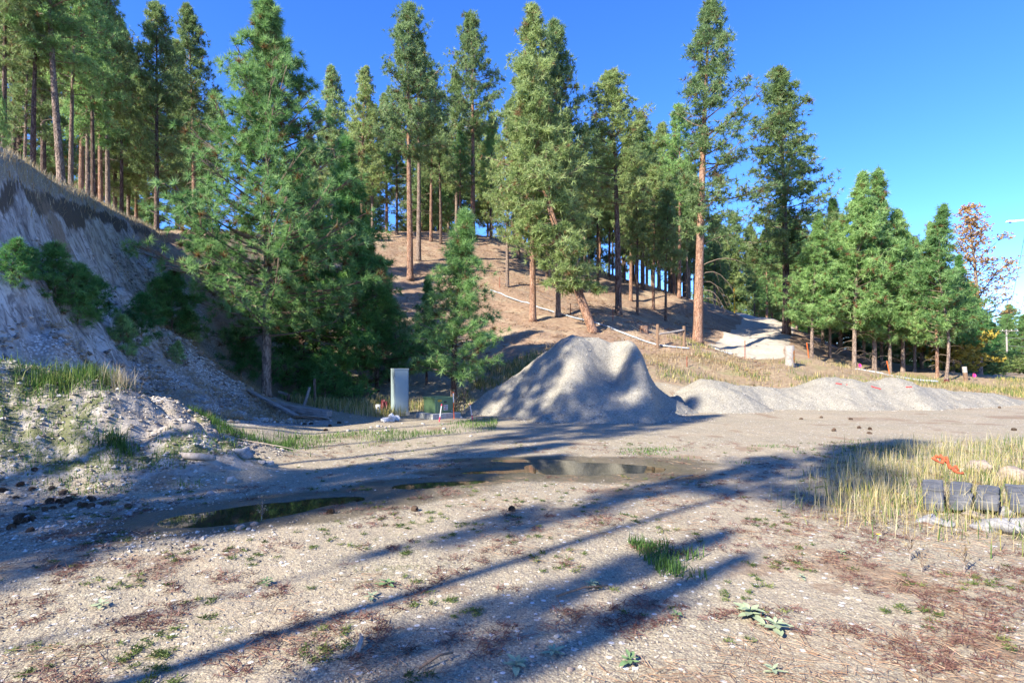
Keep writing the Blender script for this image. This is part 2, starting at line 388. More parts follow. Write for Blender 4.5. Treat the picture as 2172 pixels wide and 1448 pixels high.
ROAD = np.array([((W(a[0], a[2])[0]+W(b[0], b[2])[0])/2, (a[2]+b[2])/2) for a, b in zip(RL, RRt)])
def road_d(x, y):
    d = np.full(x.shape, 1e9)
    for (x0, y0), (x1, y1) in zip(ROAD[:-1], ROAD[1:]):
        dx, dy = x1-x0, y1-y0; t = np.clip(((x-x0)*dx+(y-y0)*dy)/(dx*dx+dy*dy), 0, 1)
        d = np.minimum(d, np.hypot(x-(x0+t*dx), y-(y0+t*dy)))
    return d
x, y, z = V[:, 0], V[:, 1], V[:, 2]
n1 = fbm(x*0.8, y*0.8, 51, 4); n2 = fbm(x*0.25, y*0.25, 52, 3)
u, by = bank_w(x, y)
w_bank = sstep(-0.06, 0.04, u)*sstep(1.25, 0.95, u+n1*0.15)*by*sstep(0.05, 0.35, z)
w_top = sstep(0.065, 0.02, u+n1*0.07)*sstep(-0.03, 0.02, u)*by*0.95                    # dark topsoil at the lip
w_talus = sstep(0.40, 0.62, u+n1*0.1)*sstep(1.5, 1.1, u)*by*sstep(8.5, 10.5, y)
rd = road_d(x, y)
w_road = sstep(2.5, 1.9, rd+n1*0.4)
w_hill = sstep(0.9, 1.6, z+n1*0.5)*sstep(20, 24, y+n2*2)
w_hill = np.maximum(w_hill, sstep(0.0, -0.3, u)*sstep(1.5, 2.5, z))
w_bench = sstep(22.5, 23.8, y-0.10*np.maximum(x-8, 0)+n1*0.8)*sstep(-1.0, 2.0, x)*sstep(2.6, 1.7, z+n1*0.5)
w_mound = sstep(0.04, 0.25, mound(x, y))
pm = puddle(x, y)
w_wet = np.where((np.abs(x) < 7) & (y > 4) & (y < 13), sstep(-1.35, -0.35, pm+n1*0.35), 0)
w_wet = np.maximum(w_wet, sstep(0.25, -0.15, np.abs((y-5.9) - 0.62*(x+3.2))-0.7+n1*0.5)*sstep(1.5, -1.5, x)*sstep(-4.4, -3.2, x)*0.75)
w_moss = np.clip(sstep(0.05, 0.4, fbm(x*0.9, y*0.9, 61, 4)), 0, 1)*0.8
w_moss = np.maximum(w_moss*0.62, w_mound*0.95*sstep(-0.12, 0.25, fbm(x*1.5, y*1.5, 62, 4)))
w_moss = np.maximum(w_moss, sstep(-1.6, -0.5, pm)*sstep(-0.35, 0.05, n1)*0.75*sstep(4, 6, y)*sstep(14, 11, y)*(np.abs(x) < 7))
w_moss = np.maximum(w_moss, sstep(-0.9, -0.2, pm)*sstep(-2.0, -0.8, x-0.4*y+3.2)*sstep(4, 6, y)*sstep(14, 11, y)*sstep(-0.2, 0.2, n1))
w_lit = sstep(-0.05, 0.45, fbm(x*1.1, y*1.1, 71, 4) + 0.10*sstep(-1, 4, x)*sstep(14, 3, y) - 0.20)
w_lit = np.maximum(w_lit, sstep(2.0, 0.6, np.abs(y-16.5-0.12*(x-11)))*sstep(8, 13, x)*sstep(-0.05, 0.3, n1))
w_lit = np.maximum(w_lit, sstep(1.3, 0.3, np.abs((y-18.5)+0.62*(x+9.2)))*sstep(-10.8, -9.6, x)*sstep(-6.2, -7.4, x)*0.95)   # needles run down beside the pine
cA = np.stack([w_hill, w_bank, w_road, w_bench], 1)
cB = np.stack([w_lit, w_moss, w_wet, w_top], 1)
cC = np.stack([w_talus, w_mound, np.clip(z/10, 0, 1), np.ones_like(x)], 1)

def terrain_material():
    t = NT("terrain"); p = t.pos()
    a = t.node("ShaderNodeAttribute"); a.attribute_name = "cA"; A_ = t.sep(a.outputs["Color"]); Aa = a.outputs["Alpha"]
    b = t.node("ShaderNodeAttribute"); b.attribute_name = "cB"; B_ = t.sep(b.outputs["Color"]); Ba = b.outputs["Alpha"]
    c = t.node("ShaderNodeAttribute"); c.attribute_name = "cC"; C_ = t.sep(c.outputs["Color"])
    n_lo = t.noise(p, 0.7, 5, 0.6); n_mid = t.noise(p, 5, 6, 0.65); n_hi = t.noise(p, 38, 4, 0.7)
    vs = t.node("ShaderNodeTexVoronoi"); t.put(vs.inputs["Vector"], p); vs.inputs["Scale"].default_value = 85
    vb = t.node("ShaderNodeTexVoronoi"); t.put(vb.inputs["Vector"], p); vb.inputs["Scale"].default_value = 24
    stone = t.sep(vs.outputs["Color"])[0]; stoneb = t.sep(vb.outputs["Color"])[1]
    # gravel lot
    lot = t.cramp(stone, [(0.0, (0.13, 0.105, 0.09)), (0.3, (0.255, 0.215, 0.15)), (0.75, (0.35, 0.30, 0.205)), (1.0, (0.46, 0.415, 0.31))])
    lot = t.mix(t.math('MULTIPLY', t.ramp(vs.outputs["Distance"], 0.35, 0.75), 0.6), lot, (0.20, 0.165, 0.135))
    lot = t.mix(t.ramp(n_lo, 0.35, 0.7, 0.0, 0.45), lot, (0.35, 0.28, 0.20))
    lot = t.mix(t.ramp(n_mid, 0.5, 0.75, 0.0, 0.4), lot, (0.28, 0.225, 0.18))
    lot = t.mix(t.math('MULTIPLY', t.ramp(stoneb, 0.93, 0.97), t.ramp(vb.outputs["Distance"], 0.5, 0.35)), lot, (0.58, 0.55, 0.52))
    # hill: needle duff and dry grass
    hill = t.cramp(n_mid, [(0.25, (0.13, 0.08, 0.05)), (0.5, (0.245, 0.165, 0.115)), (0.75, (0.34, 0.25, 0.18))])
    hill = t.mix(t.ramp(n_hi, 0.4, 0.75, 0, 0.6), hill, (0.20, 0.125, 0.08))
    hill = t.mix(t.ramp(n_lo, 0.45, 0.7, 0, 0.5), hill, (0.38, 0.31, 0.21))
    # cut bank: pale silt with dark streaks down the fall line
    st = t.noise(t.mapv(p, (1.2, 1.7, 0.8), (0, 0, 0.35)), 1.5, 8, 0.72, 0.9)
    st2 = t.noise(t.mapv(p, (2.2, 4.4, 1.7), (0, 0, 0.35)), 1.6, 6, 0.7, 0.7)
    bank = t.cramp(st, [(0.33, (0.12, 0.105, 0.10)), (0.45, (0.34, 0.315, 0.295)), (0.58, (0.50, 0.47, 0.44)), (0.8, (0.58, 0.55, 0.52))])
    bank = t.mix(t.ramp(st2, 0.50, 0.62, 0, 0.85), bank, (0.13, 0.115, 0.11))
    bank = t.mix(t.ramp(n_mid, 0.5, 0.7, 0, 0.7), bank, (0.25, 0.20, 0.16))
    bank = t.mix(t.ramp(n_hi, 0.5, 0.75, 0, 0.5), bank, (0.14, 0.12, 0.105))
    tal = t.cramp(stoneb, [(0.0, (0.20, 0.18, 0.165)), (0.5, (0.42, 0.39, 0.36)), (1.0, (0.62, 0.59, 0.56))])
    tal = t.mix(t.ramp(vb.outputs["Distance"], 0.35, 0.7, 0, 0.75), tal, (0.17, 0.14, 0.12))
    tal = t.mix(t.ramp(n_lo, 0.45, 0.65, 0, 0.7), tal, (0.30, 0.25, 0.20))
    road = t.mix(t.ramp(n_mid, 0.35, 0.7), (0.42, 0.365, 0.30), (0.34, 0.29, 0.235))
    bench = t.cramp(n_mid, [(0.25, (0.15, 0.10, 0.065)), (0.5, (0.255, 0.185, 0.12)), (0.75, (0.35, 0.27, 0.18))])
    bench = t.mix(t.ramp(n_lo, 0.5, 0.7, 0, 0.6), bench, (0.17, 0.18, 0.07))
    md = t.mix(t.ramp(n_mid, 0.35, 0.7), (0.36, 0.315, 0.265), (0.19, 0.16, 0.13))
    md = t.mix(t.ramp(n_hi, 0.5, 0.75, 0, 0.6), md, (0.15, 0.12, 0.095))
    e = lambda w: t.ramp(t.math('ADD', w, t.math('MULTIPLY', t.math('SUBTRACT', n_mid, 0.5), 0.55)), 0.35, 0.65)
    col = t.mix(e(C_[1]), lot, md)
    col = t.mix(e(A_[1]), col, bank)
    col = t.mix(e(C_[0]), col, tal)
    col = t.mix(e(A_[0]), col, hill)
    col = t.mix(e(Aa), col, bench)
    col = t.mix(e(A_[2]), col, road)
    col = t.mix(e(Ba), col, t.mix(n_hi, (0.045, 0.037, 0.03), (0.15, 0.12, 0.09)))
    far_ok = t.math('SUBTRACT', 1.0, A_[0])
    lit = t.mix(t.noise(t.mapv(p, (60, 9, 9), (0, 0, 0.5)), 1.0, 3), (0.14, 0.095, 0.065), (0.30, 0.22, 0.15))
    wl_ = t.ramp(t.math('ADD', t.math('MULTIPLY', B_[0], 0.9), t.math('MULTIPLY', t.math('SUBTRACT', t.noise(t.mapv(p, (1, 1.7, 1), (0, 0, 0.3)), 9, 5, 0.7), 0.5), 1.3)), 0.42, 0.72, 0, 0.85)
    col = t.mix(t.math('MULTIPLY', wl_, far_ok), col, lit)
    moss = t.mix(t.ramp(n_hi, 0.3, 0.7), (0.03, 0.042, 0.013), (0.13, 0.14, 0.042))
    wm = t.ramp(t.math('ADD', t.math('MULTIPLY', B_[1], 0.9), t.math('ADD', t.math('MULTIPLY', t.math('SUBTRACT', n_mid, 0.5), 2.2), t.math('MULTIPLY', t.math('SUBTRACT', n_hi, 0.5), 1.2))), 0.5, 0.95, 0, 0.8)
    col = t.mix(t.math('MULTIPLY', wm, far_ok), col, moss)
    ww = t.ramp(t.math('ADD', B_[2], t.math('MULTIPLY', t.math('SUBTRACT', n_mid, 0.5), 0.5)), 0.25, 0.75)
    col = t.mix(t.math('MULTIPLY', ww, 0.8), col, t.mix(n_mid, (0.055, 0.045, 0.03), (0.13, 0.105, 0.07)))
    h = t.math('ADD', t.math('MULTIPLY', vs.outputs["Distance"], -0.5), t.math('MULTIPLY', n_mid, 1.2))
    h = t.math('ADD', h, t.math('MULTIPLY', vb.outputs["Distance"], -0.8))
    nrm = t.bump(h, 0.6, 0.012)
    nrm = t.bump(t.noise(p, 2.2, 6, 0.65), 0.55, 0.09, nrm)
    rough = t.ramp(ww, 0, 1, 0.9, 0.5)
    return t.fin(col, rough, nrm, 0.2)
M['terrain'] = terrain_material()

fc = V[quads].mean(1); fx, fy, fz = fc[:, 0], fc[:, 1], fc[:, 2]
fu, fby = bank_w(fx, fy)
reg = np.zeros(len(quads), int)
reg[((fz > 1.0) & (fy > 21) & (fx < 40)) | ((fu < 0) & (fz > 1.2))] = 1
reg[(fu > -0.08) & (fu < 1.12) & (fy < 31) & (fz > 0.12) & (mound(fx, fy) < 0.1)] = 2
reg[(mound(fx, fy) >= 0.1)] = 3
reg[(road_d(fx, fy) < 2.2)] = 4
for k, nm in enumerate(("ground", "hillside", "cut_bank", "dirt_mound", "dirt_road")):
    q = quads[reg == k]
    if k == 0:
        ci = len(V)-1
        tri = np.stack([idx[0], nx[0], np.full(nt, ci)], 1)[:, ::-1]
    else: tri = np.zeros((0, 3), int)
    us = np.unique(np.concatenate([q.ravel(), tri.ravel()])); mp = np.full(len(V), -1); mp[us] = np.arange(len(us))
    me = mesh_np(nm, V[us], [mp[q], mp[tri]], M['terrain'], smooth=True, cols={"cA": cA[us], "cB": cB[us], "cC": cC[us]})
    tag(link(nm, me), kind='structure')

# puddles
t = NT("puddle_water"); p = t.pos()
t.fin(t.mix(t.noise(p, 2.5, 3), (0.020, 0.019, 0.010), (0.050, 0.045, 0.018)), 0.03, t.bump(t.noise(p, 7, 2), 0.02, 0.01), 0.5)
t.bsdf.inputs["IOR"].default_value = 1.4
M['water'] = t.m
def water(name, x0, x1, y0, y1):
    gx, gy = np.meshgrid(np.linspace(x0, x1, 90), np.linspace(y0, y1, 50))
    m = puddle(gx, gy)
    i = np.arange(gx.size).reshape(gx.shape)
    q = np.stack([i[:-1, :-1].ravel(), i[:-1, 1:].ravel(), i[1:, 1:].ravel(), i[1:, :-1].ravel()], 1)
    q = q[(m.ravel()[q].max(1) > -0.28)]
    us = np.unique(q); mp = np.full(gx.size, -1); mp[us] = np.arange(len(us))
    VV = np.stack([gx.ravel()[us], gy.ravel()[us], np.full(len(us), -0.026)], 1)
    tag(link(name, mesh_np(name, VV, [mp[q]], M['water'])), kind='structure')
water("puddle_water", -4.4, -1.62, 5.3, 7.6)
water("puddle_water", -1.6, 3.0, 7.0, 10.6)

# ------------------------------------------------------------------ gravel heaps
t = NT("crushed_gravel"); p = t.pos()
vs = t.voro(p, 42, 'F1', "Color"); s_ = t.sep(vs)[0]
col = t.cramp(s_, [(0, (0.18, 0.165, 0.135)), (0.5, (0.262, 0.24, 0.20)), (1, (0.33, 0.305, 0.265))])
col = t.mix(t.ramp(t.noise(p, 1.1, 6, 0.65), 0.45, 0.7, 0, 0.45), col, (0.21, 0.19, 0.16))
hh = t.math('ADD', t.noise(p, 3.0, 7, 0.7), t.math('MULTIPLY', t.voro(p, 30), 0.25))
M['gravel'] = t.fin(col, 0.95, t.bump(t.noise(p, 60, 3, 0.7), 0.5, 0.02, t.bump(hh, 0.7, 0.07)), 0.1)

def heap(name, x0, x1, y0, y1, res, fn, label):
    gx, gy = np.meshgrid(np.arange(x0, x1, res), np.arange(y0, y1, res))
    gz = hz(gx.ravel(), gy.ravel()).reshape(gx.shape); h = fn(gx, gy)
    i = np.arange(gx.size).reshape(gx.shape)
    q = np.stack([i[:-1, :-1].ravel(), i[:-1, 1:].ravel(), i[1:, 1:].ravel(), i[1:, :-1].ravel()], 1)
    zz = np.maximum(h, gz-0.12)
    d = (zz-gz).ravel()
    q = q[d[q].max(1) > -0.06]
    us = np.unique(q); mp = np.full(gx.size, -1); mp[us] = np.arange(len(us))
    VV = np.stack([gx.ravel()[us], gy.ravel()[us], zz.ravel()[us]], 1)
    o = link(name, mesh_np(name, VV, [mp[q]], M['gravel'], smooth=True))
    return tag(o, label, "gravel pile")
CP = np.array([(-2.9, -0.75), (-1.75, 0.0), (-0.6, 0.78), (0.4, 1.45), (1.1, 1.98), (1.6, 2.36), (2.0, 2.50), (2.5, 2.48), (3.0, 2.50), (3.35, 2.32), (3.7, 2.34), (4.0, 2.28), (4.3, 1.95), (4.6, 1.25), (4.95, 0.75), (5.5, 0.42), (6.4, -0.1)])
_px = np.linspace(-2.9, 6.4, 190); _pz = np.interp(_px, CP[:, 0], CP[:, 1]); _kk = np.exp(-(np.arange(-8, 9)/3.0)**2)
CP = np.stack([_px, np.convolve(np.pad(_pz, 8, mode='edge'), _kk/_kk.sum(), 'valid')], 1)
def pile_fn(x, y):
    wob = fbm(x*0.7, y*0.7, 81, 3)*0.3
    zc = np.interp(x+wob*0.25, CP[:, 0], CP[:, 1]) + 0.05
    dy = y-19.2+wob*0.45
    h = zc - np.where(dy < 0, (np.sqrt(dy*dy+0.16)-0.4)*0.80, (np.sqrt(dy*dy+0.16)-0.4)*0.75)
    def g(cx, cy_, rx, ry, a): return a*np.exp(-(((x-cx+wob*0.5)/rx)**2+((y-cy_+wob*0.3)/ry)**2))
    # shallow bowls the loader left, a rounded shoulder on each side, slumped fans at the foot
    h = h - g(3.15, 18.1, 0.50, 0.70, 0.52) - g(2.75, 17.3, 0.55, 0.6, 0.28) + g(1.95, 18.2, 0.55, 0.8, 0.26) + g(4.0, 18.3, 0.45, 0.7, 0.38) + g(3.95, 17.6, 0.4, 0.45, 0.28) - g(4.75, 18.3, 0.4, 0.7, 0.30)
    k = 0.10
    for (cx, cy_, rx, ry, a) in ((2.9, 16.85, 1.2, 0.8, 0.52), (1.4, 16.5, 1.0, 0.7, 0.36), (4.4, 17.0, 1.3, 0.8, 0.34)):
        f = a+0.05-np.sqrt(((x-cx)/rx)**2+((y-cy_)/ry)**2+0.02)*0.5
        h = np.maximum(h, f)+k*0.25*np.clip(1-np.abs(h-f)/k, 0, 1)**2
    return h + fbm(x*1.3, y*1.3, 83, 3)*0.09 + fbm(x*4.5, y*4.5, 87, 4)*0.045
heap("gravel_pile", -2.8, 6.4, 15.0, 22.8, 0.045, pile_fn, "tall heap of pale crushed gravel with scooped faces beside the lot")
BP = np.array([(p_[0]-CX, ZP(p_[1], 22.3)) for p_ in ((1385, 850), (1420, 842), (1450, 822), (1488, 802), (1510, 806), (1560, 818), (1650, 829), (1700, 821), (1750, 804), (1800, 804), (1830, 816), (1880, 812), (1908, 798), (1940, 811), (1985, 826), (2050, 834), (2172, 845), (2320, 875))])
BP[:, 0] *= 22.3/F
_bx = np.linspace(BP[0, 0], BP[-1, 0], 160); _bz = np.interp(_bx, BP[:, 0], BP[:, 1]); _kz = np.exp(-(np.arange(-9, 10)/4.0)**2)
BP = np.stack([_bx, np.convolve(np.pad(_bz, 9, mode='edge'), _kz/_kz.sum(), 'valid')], 1)
def berm_fn(x, y):
    wob = fbm(x*0.8, y*0.8, 91, 3)*0.4
    zc = np.interp(x+wob*0.2, BP[:, 0], BP[:, 1])
    yc = 22.0 + 0.12*np.maximum(x-8, 0) + wob*0.35
    h = zc + 0.06 - np.where(y < yc, (np.sqrt((yc-y)**2+0.35)-0.59)*0.58, (np.sqrt((y-yc)**2+0.3)-0.55)*0.7)
    m = 1.0 - (np.sqrt((0.55*(x-7.35))**2+(0.68*(y-20.9))**2+0.06)-0.245)
    h = np.maximum(h, m)
    return h + fbm(x*1.4, y*1.4, 93, 5)*0.13 + fbm(x*6, y*6, 95, 2)*0.03
heap("gravel_berm", 4.9, 23.5, 18.6, 26.5, 0.075, berm_fn, "long low windrow of pale gravel in front of the dry grass bench")["category"] = "gravel berm"
def surf(x, y):
    z = Z1(x, y); a = np.array([x]); b = np.array([y])
    if -2.8 < x < 6.4 and 15.0 < y < 22.8: z = max(z, float(pile_fn(a, b)[0]))
    if 4.9 < x < 23.5 and 18.6 < y < 26.5: z = max(z, float(berm_fn(a, b)[0]))
    return z

# ------------------------------------------------------------------ pines
def needles(C, D, K, L, w, rng, spread=0.75, back=0.05):
    N = len(C)
    d = rng.normal(size=(N, K, 3)); d /= np.linalg.norm(d, axis=2, keepdims=True)
    d = d*spread + D[:, None, :]*(1-spread)*1.3; d /= np.linalg.norm(d, axis=2, keepdims=True)+1e-9
    l = L*(0.65+0.5*rng.random((N, K, 1)))
    r = rng.normal(size=(N, K, 3)); pr = np.cross(d, r); pr /= np.linalg.norm(pr, axis=2, keepdims=True)+1e-9
    b = C[:, None, :] + d*l*back
    V = np.stack([b-pr*w*0.35, b+pr*w*0.35, b+d*l*0.55+pr*w*0.5, b+d*l, b+d*l*0.55-pr*w*0.5], 2) if False else np.stack([b-pr*w*0.5, b+pr*w*0.5, b+d*l], 2)
    V = V.reshape(-1, 3); Fi = np.arange(len(V)).reshape(-1, 3)
    return V, Fi

PROF = {
    'pond': ([0, .12, .4, .7, .9, 1], [.62, 1, .90, .58, .27, .04]),
    'thin': ([0, .15, .5, .8, 1], [.8, 1, .78, .40, .05]),
    'pyr':  ([0, .08, .3, .6, .85, 1], [.80, 1, .88, .50, .16, .02]),
    'sap':  ([0, .2, .6, 1], [.9, 1, .6, .12]),
}
def pine_meshes(key, seed, H, cb, R, r0, nb, cl, tf, K, L, w, prof='pond', e0=-0.1, e1=0.9, curl=0.25, crad=0.45, path=None, asym=None, dead=0, spread=0.75, nmat='needle_olive', bmat='bark_orange', sides=9, twigs=0.5, sway=0.25, inner=0.40, lead=6):
    rng = np.random.default_rng(seed)
    ph = rng.random(4)*6.28
    if path is None:
        path = lambda t: np.array([sway*(math.sin(2.2*t+ph[0])-math.sin(ph[0]))*t, sway*(math.sin(2.9*t+ph[1])-math.sin(ph[1]))*t, H*t])
    tr = MB(); ts = np.concatenate([[0, 0.012, 0.035], np.linspace(0.07, 0.985, 16)])
    rad = [r0*((1-tt)**0.85*0.97+0.03)*(1.28 if tt == 0 else 1.1 if tt < 0.02 else 1.0)*(1+rng.uniform(-.04, .04)) for tt in ts]
    tr.tube([path(tt) for tt in ts], rad, sides)
    br = MB(); Cs, Ds, Ti = [], [], []
    for i in range(nb):
        t_ = cb + (1-cb)*((i+rng.random())/nb)**0.9 * 0.985
        uu = (t_-cb)/(1-cb)
        az = i*2.39996 + rng.uniform(-.5, .5)
        ln = R*np.interp(uu, *PROF[prof])*(rng.uniform(0.50, 1.15) if rng.random() > 0.12 else rng.uniform(0.25, 0.5))
        if asym is not None: ln *= asym(t_, az)
        if ln < 0.05: continue
        el = e0+(e1-e0)*uu**1.2 + rng.uniform(-.18, .18)
        hd = np.array([math.cos(az), math.sin(az), 0.0])
        p0 = path(min(t_, 0.985))
        side = np.array([-hd[1], hd[0], 0])*rng.uniform(-.25, .25)
        f = lambda s: p0 + hd*(s*ln*math.cos(el)) + side*(s*s*ln) + np.array([0, 0, s*ln*math.sin(el) + curl*ln*s*s])
        rb = max(0.010, min(r0*0.30, 0.018*ln+0.006))
        br.tube([f(s) for s in (0, .3, .6, 0.9)], [rb, rb*.75, rb*.5, rb*.25], 3, False)
        nc = max(1, int(round(cl*(0.35+0.65*ln/R))))
        for j in range(nc):
            s = 1.0 if j == 0 else rng.uniform(inner, 1.0)
            c0 = f(s); cr = crad*(0.65+0.55*rng.random())*(0.38+0.62*min(1, ln/R+0.1))
            n = max(2, int(tf*(0.6+0.8*rng.random())))
            off = rng.normal(size=(n, 3))*np.array([cr, cr, cr*0.55])*0.62
            c = c0 + off
            dd = off + hd*0.5*cr + np.array([0, 0, 0.45*cr]); dd /= np.linalg.norm(dd, axis=1, keepdims=True)+1e-9
            Cs.append(c); Ds.append(dd)
            tb = rng.random()
            Ti.append(np.clip(0.14+0.55*tb+0.35*rng.random(n) - (rng.random(n) < 0.06)*1.0, 0, 1))
            if twigs:
                for m in range(n):
                    if rng.random() < twigs: br.tube([f(max(0, s-0.12)), c0+off[m]*0.5, c[m]], [rb*0.4, rb*0.28, rb*0.16], 3, False)
    tp = path(1.0)
    for i in range(lead):
        c = tp + rng.normal(size=(3, 3))*np.array([.10, .10, .18])*crad - np.array([0, 0, 0.12*i*crad])
        Cs.append(c); Ds.append(np.tile([0, 0, 1.0], (3, 1))+rng.normal(size=(3, 3))*0.5); Ti.append(rng.uniform(.4, .9, 3))
    for i in range(dead):
        t_ = cb*rng.uniform(0.35, 1.0); az = rng.random()*6.28; ln = R*rng.uniform(.2, .55)
        hd = np.array([math.cos(az), math.sin(az), 0]); p0 = path(t_)
        br.tube([p0, p0+hd*ln*.4+[0, 0, ln*.08], p0+hd*ln*.75+[0, 0, -ln*.02], p0+hd*ln+[0, 0, -ln*.25]], [.022, .016, .010, .005], 3, False)
    C = np.concatenate(Cs); D = np.concatenate(Ds); D /= np.linalg.norm(D, axis=1, keepdims=True)+1e-9; Tn = np.concatenate(Ti)
    Vn, Fn = needles(C, D, K, L, w, rng, spread)
    crown = mesh_np(key+"_crown", Vn, [Fn], M[nmat], tint=np.repeat(Tn, K))
    return tr.mesh(key+"_trunk", M[bmat], True), br.mesh(key+"_branches", M['twig']), crown
PRO = {}
def proto(key, H, **k):
    k.setdefault('nmat', 'needle_olive'); PRO[key] = (H, pine_meshes(key, H=H, **k), k['nmat'], k['R'])
def plant(key, x, y, H, label, name='ponderosa_pine', cat='pine tree', rz=None, wide=1.0, group=None, nmat=None, bmat=None, z=None, rng=random.Random(5), sink=0.08):
    H0, ms, nm0, R0 = PRO[key]
    if z is None: z = Z1(x, y)
    o = thing(name, label, cat, (x, y, z-sink), rng.uniform(0, 6.28) if rz is None else rz, group)
    s = H/H0; o.scale = (s*wide, s*wide, s)
    for nm, me, mm in (('trunk', ms[0], bmat), ('branches', ms[1], None), ('crown', ms[2], nmat)):
        c = link(nm, me, o)
        if nm == 'branches': c['kind'] = 'stuff'
        if mm:
            c.material_slots[0].link = 'OBJECT'; c.material_slots[0].material = M[mm]
    return o
def plantp(key, px, d, ty, label, **k):
    x, y = W(px, d); z = Z1(x, y)
    return plant(key, x, y, ZP(ty, d)-z, label, **k)

# kinds that several trees share
for i in (1, 2, 3):
    proto('tall%d' % i, 22.0, seed=10+i, cb=0.44, R=3.2, r0=0.28, nb=98, cl=6, tf=8, K=13, L=0.34, w=0.050, crad=0.52, dead=22, twigs=0.2)
for i in (1, 2, 3):
    proto('full%d' % i, 20.0, seed=20+i, cb=0.24, R=3.1, r0=0.26, nb=120, cl=6, tf=8, K=13, L=0.34, w=0.050, crad=0.54, dead=14, twigs=0.15)
for i in (1, 2):
    proto('thin%d' % i, 17.0, seed=30+i, cb=0.34, R=2.1, r0=0.17, nb=98, cl=5, tf=8, K=12, L=0.31, w=0.048, crad=0.42, prof='thin', dead=12, twigs=0.15, nmat='needle_olive', bmat='bark_grey')
for i in (1, 2, 3):
    proto('young%d' % i, 13.0, seed=40+i, cb=0.20, R=2.5, r0=0.15, nb=125, cl=6, tf=7, K=15, L=0.29, w=0.040, crad=0.44, prof='pyr', e0=0.05, e1=0.95, curl=0.2, dead=10, twigs=0.25, nmat='needle_green', bmat='bark_grey')
for i in (1, 2, 3):
    proto('sap%d' % i, 2.2, seed=50+i, cb=0.02, R=0.85, r0=0.028, nb=58, cl=3, tf=5, K=18, L=0.22, w=0.014, crad=0.16, prof='sap', e0=0.05, e1=1.0, curl=0.25, twigs=0.3, nmat='needle_deep', bmat='bark_grey', sides=6, sway=0.08)
# single trees
proto('big', 13.2, seed=3, cb=0.155, R=3.75, r0=0.165, nb=250, cl=7, tf=4, K=46, L=0.25, w=0.018, crad=0.42, prof='pyr', e0=-0.02, e1=0.85, curl=0.18, twigs=0.5, nmat='needle_green', bmat='bark_grey', sway=0.12, inner=0.3, spread=0.62, lead=9)
proto('dark', 11.0, seed=4, cb=0.03, R=2.35, r0=0.15, nb=150, cl=5, tf=6, K=20, L=0.30, w=0.03, crad=0.38, prof='pyr', e0=-0.1, e1=0.8, curl=0.15, twigs=0.25, nmat='needle_deep', bmat='bark_dark', spread=0.7)
proto('small', 7.4, seed=5, cb=0.13, R=1.75, r0=0.12, nb=105, cl=5, tf=5, K=30, L=0.24, w=0.018, crad=0.32, prof='pyr', e0=-0.05, e1=0.9, curl=0.2, twigs=0.35, nmat='needle_green', bmat='bark_dark', spread=0.68)
def path_tall(t): return np.array([0.90*t-0.10*math.sin(3.2*t), 0.3*t, 22.6*t])
proto('giant', 22.6, seed=6, cb=0.30, R=3.6, r0=0.34, nb=100, cl=6, tf=8, K=13, L=0.34, w=0.048, crad=0.50, path=path_tall, dead=0, twigs=0.3,
      asym=lambda t, az: (1.15 if math.cos(az) > -0.1 else 0.42) if t < 0.62 else (1.0 if math.cos(az) > 0 else 0.75), nmat='needle_blue')
def path_lean(t): return np.array([-3.2*math.sin(1.9*t)*0.95 - 0.9*t*t, 0.2*t, 15.8*t])
proto('lean', 15.8, seed=7, cb=0.16, R=2.5, r0=0.27, nb=100, cl=6, tf=8, K=13, L=0.34, w=0.050, crad=0.54, path=path_lean, dead=5, twigs=0.3, e0=-0.4)
def path_wavy(t): return np.array([0.28*math.sin(7*t)-0.25*t, 0.1*t, 12.6*t])
proto('wavy', 12.6, seed=8, cb=0.30, R=2.2, r0=0.12, nb=84, cl=5, tf=7, K=15, L=0.29, w=0.040, crad=0.42, prof='pyr', path=path_wavy, dead=12, twigs=0.3, nmat='needle_green', bmat='bark_grey')

plantp('big', 565, 19, 6, "large bright young pine with a full crown beside the old beam", name='young_pine', rz=0.4)
plantp('dark', 722, 23.5, 285, "dense dark green pine crowded behind the large bright pine", name='young_pine', rz=1.4, wide=1.05)
plantp('dark', 640, 24, 330, "dark pine mostly hidden behind the large bright pine crown", name='young_pine', rz=3.0)
plantp('small', 800, 24.5, 480, "dark medium pine at the shaded edge beside the dense pine", name='young_pine', rz=2.0, nmat='needle_deep')
plantp('small', 962, 21.3, 438, "small bushy green pine standing behind the stakes next to the gravel heap", name='young_pine', rz=0.0, wide=1.05)
plantp('small', 905, 24, 585, "shorter slim dark pine touching the small bushy pine", name='young_pine', rz=4.2, nmat='needle_deep', wide=0.8)
plantp('sap1', 845, 26, 640, "sapling pine in the gap between dense pine and bushy pine", name='pine_sapling', nmat='needle_green')
plantp('young1', 470, 25, 500, "dark young pine filling in at the foot of the cut bank behind the bright pine", name='young_pine', nmat='needle_deep')
plantp('small', 420, 27, 400, "dark young pine at the top of the bank tucked against the bright pine", name='young_pine', nmat='needle_deep', rz=1.0)

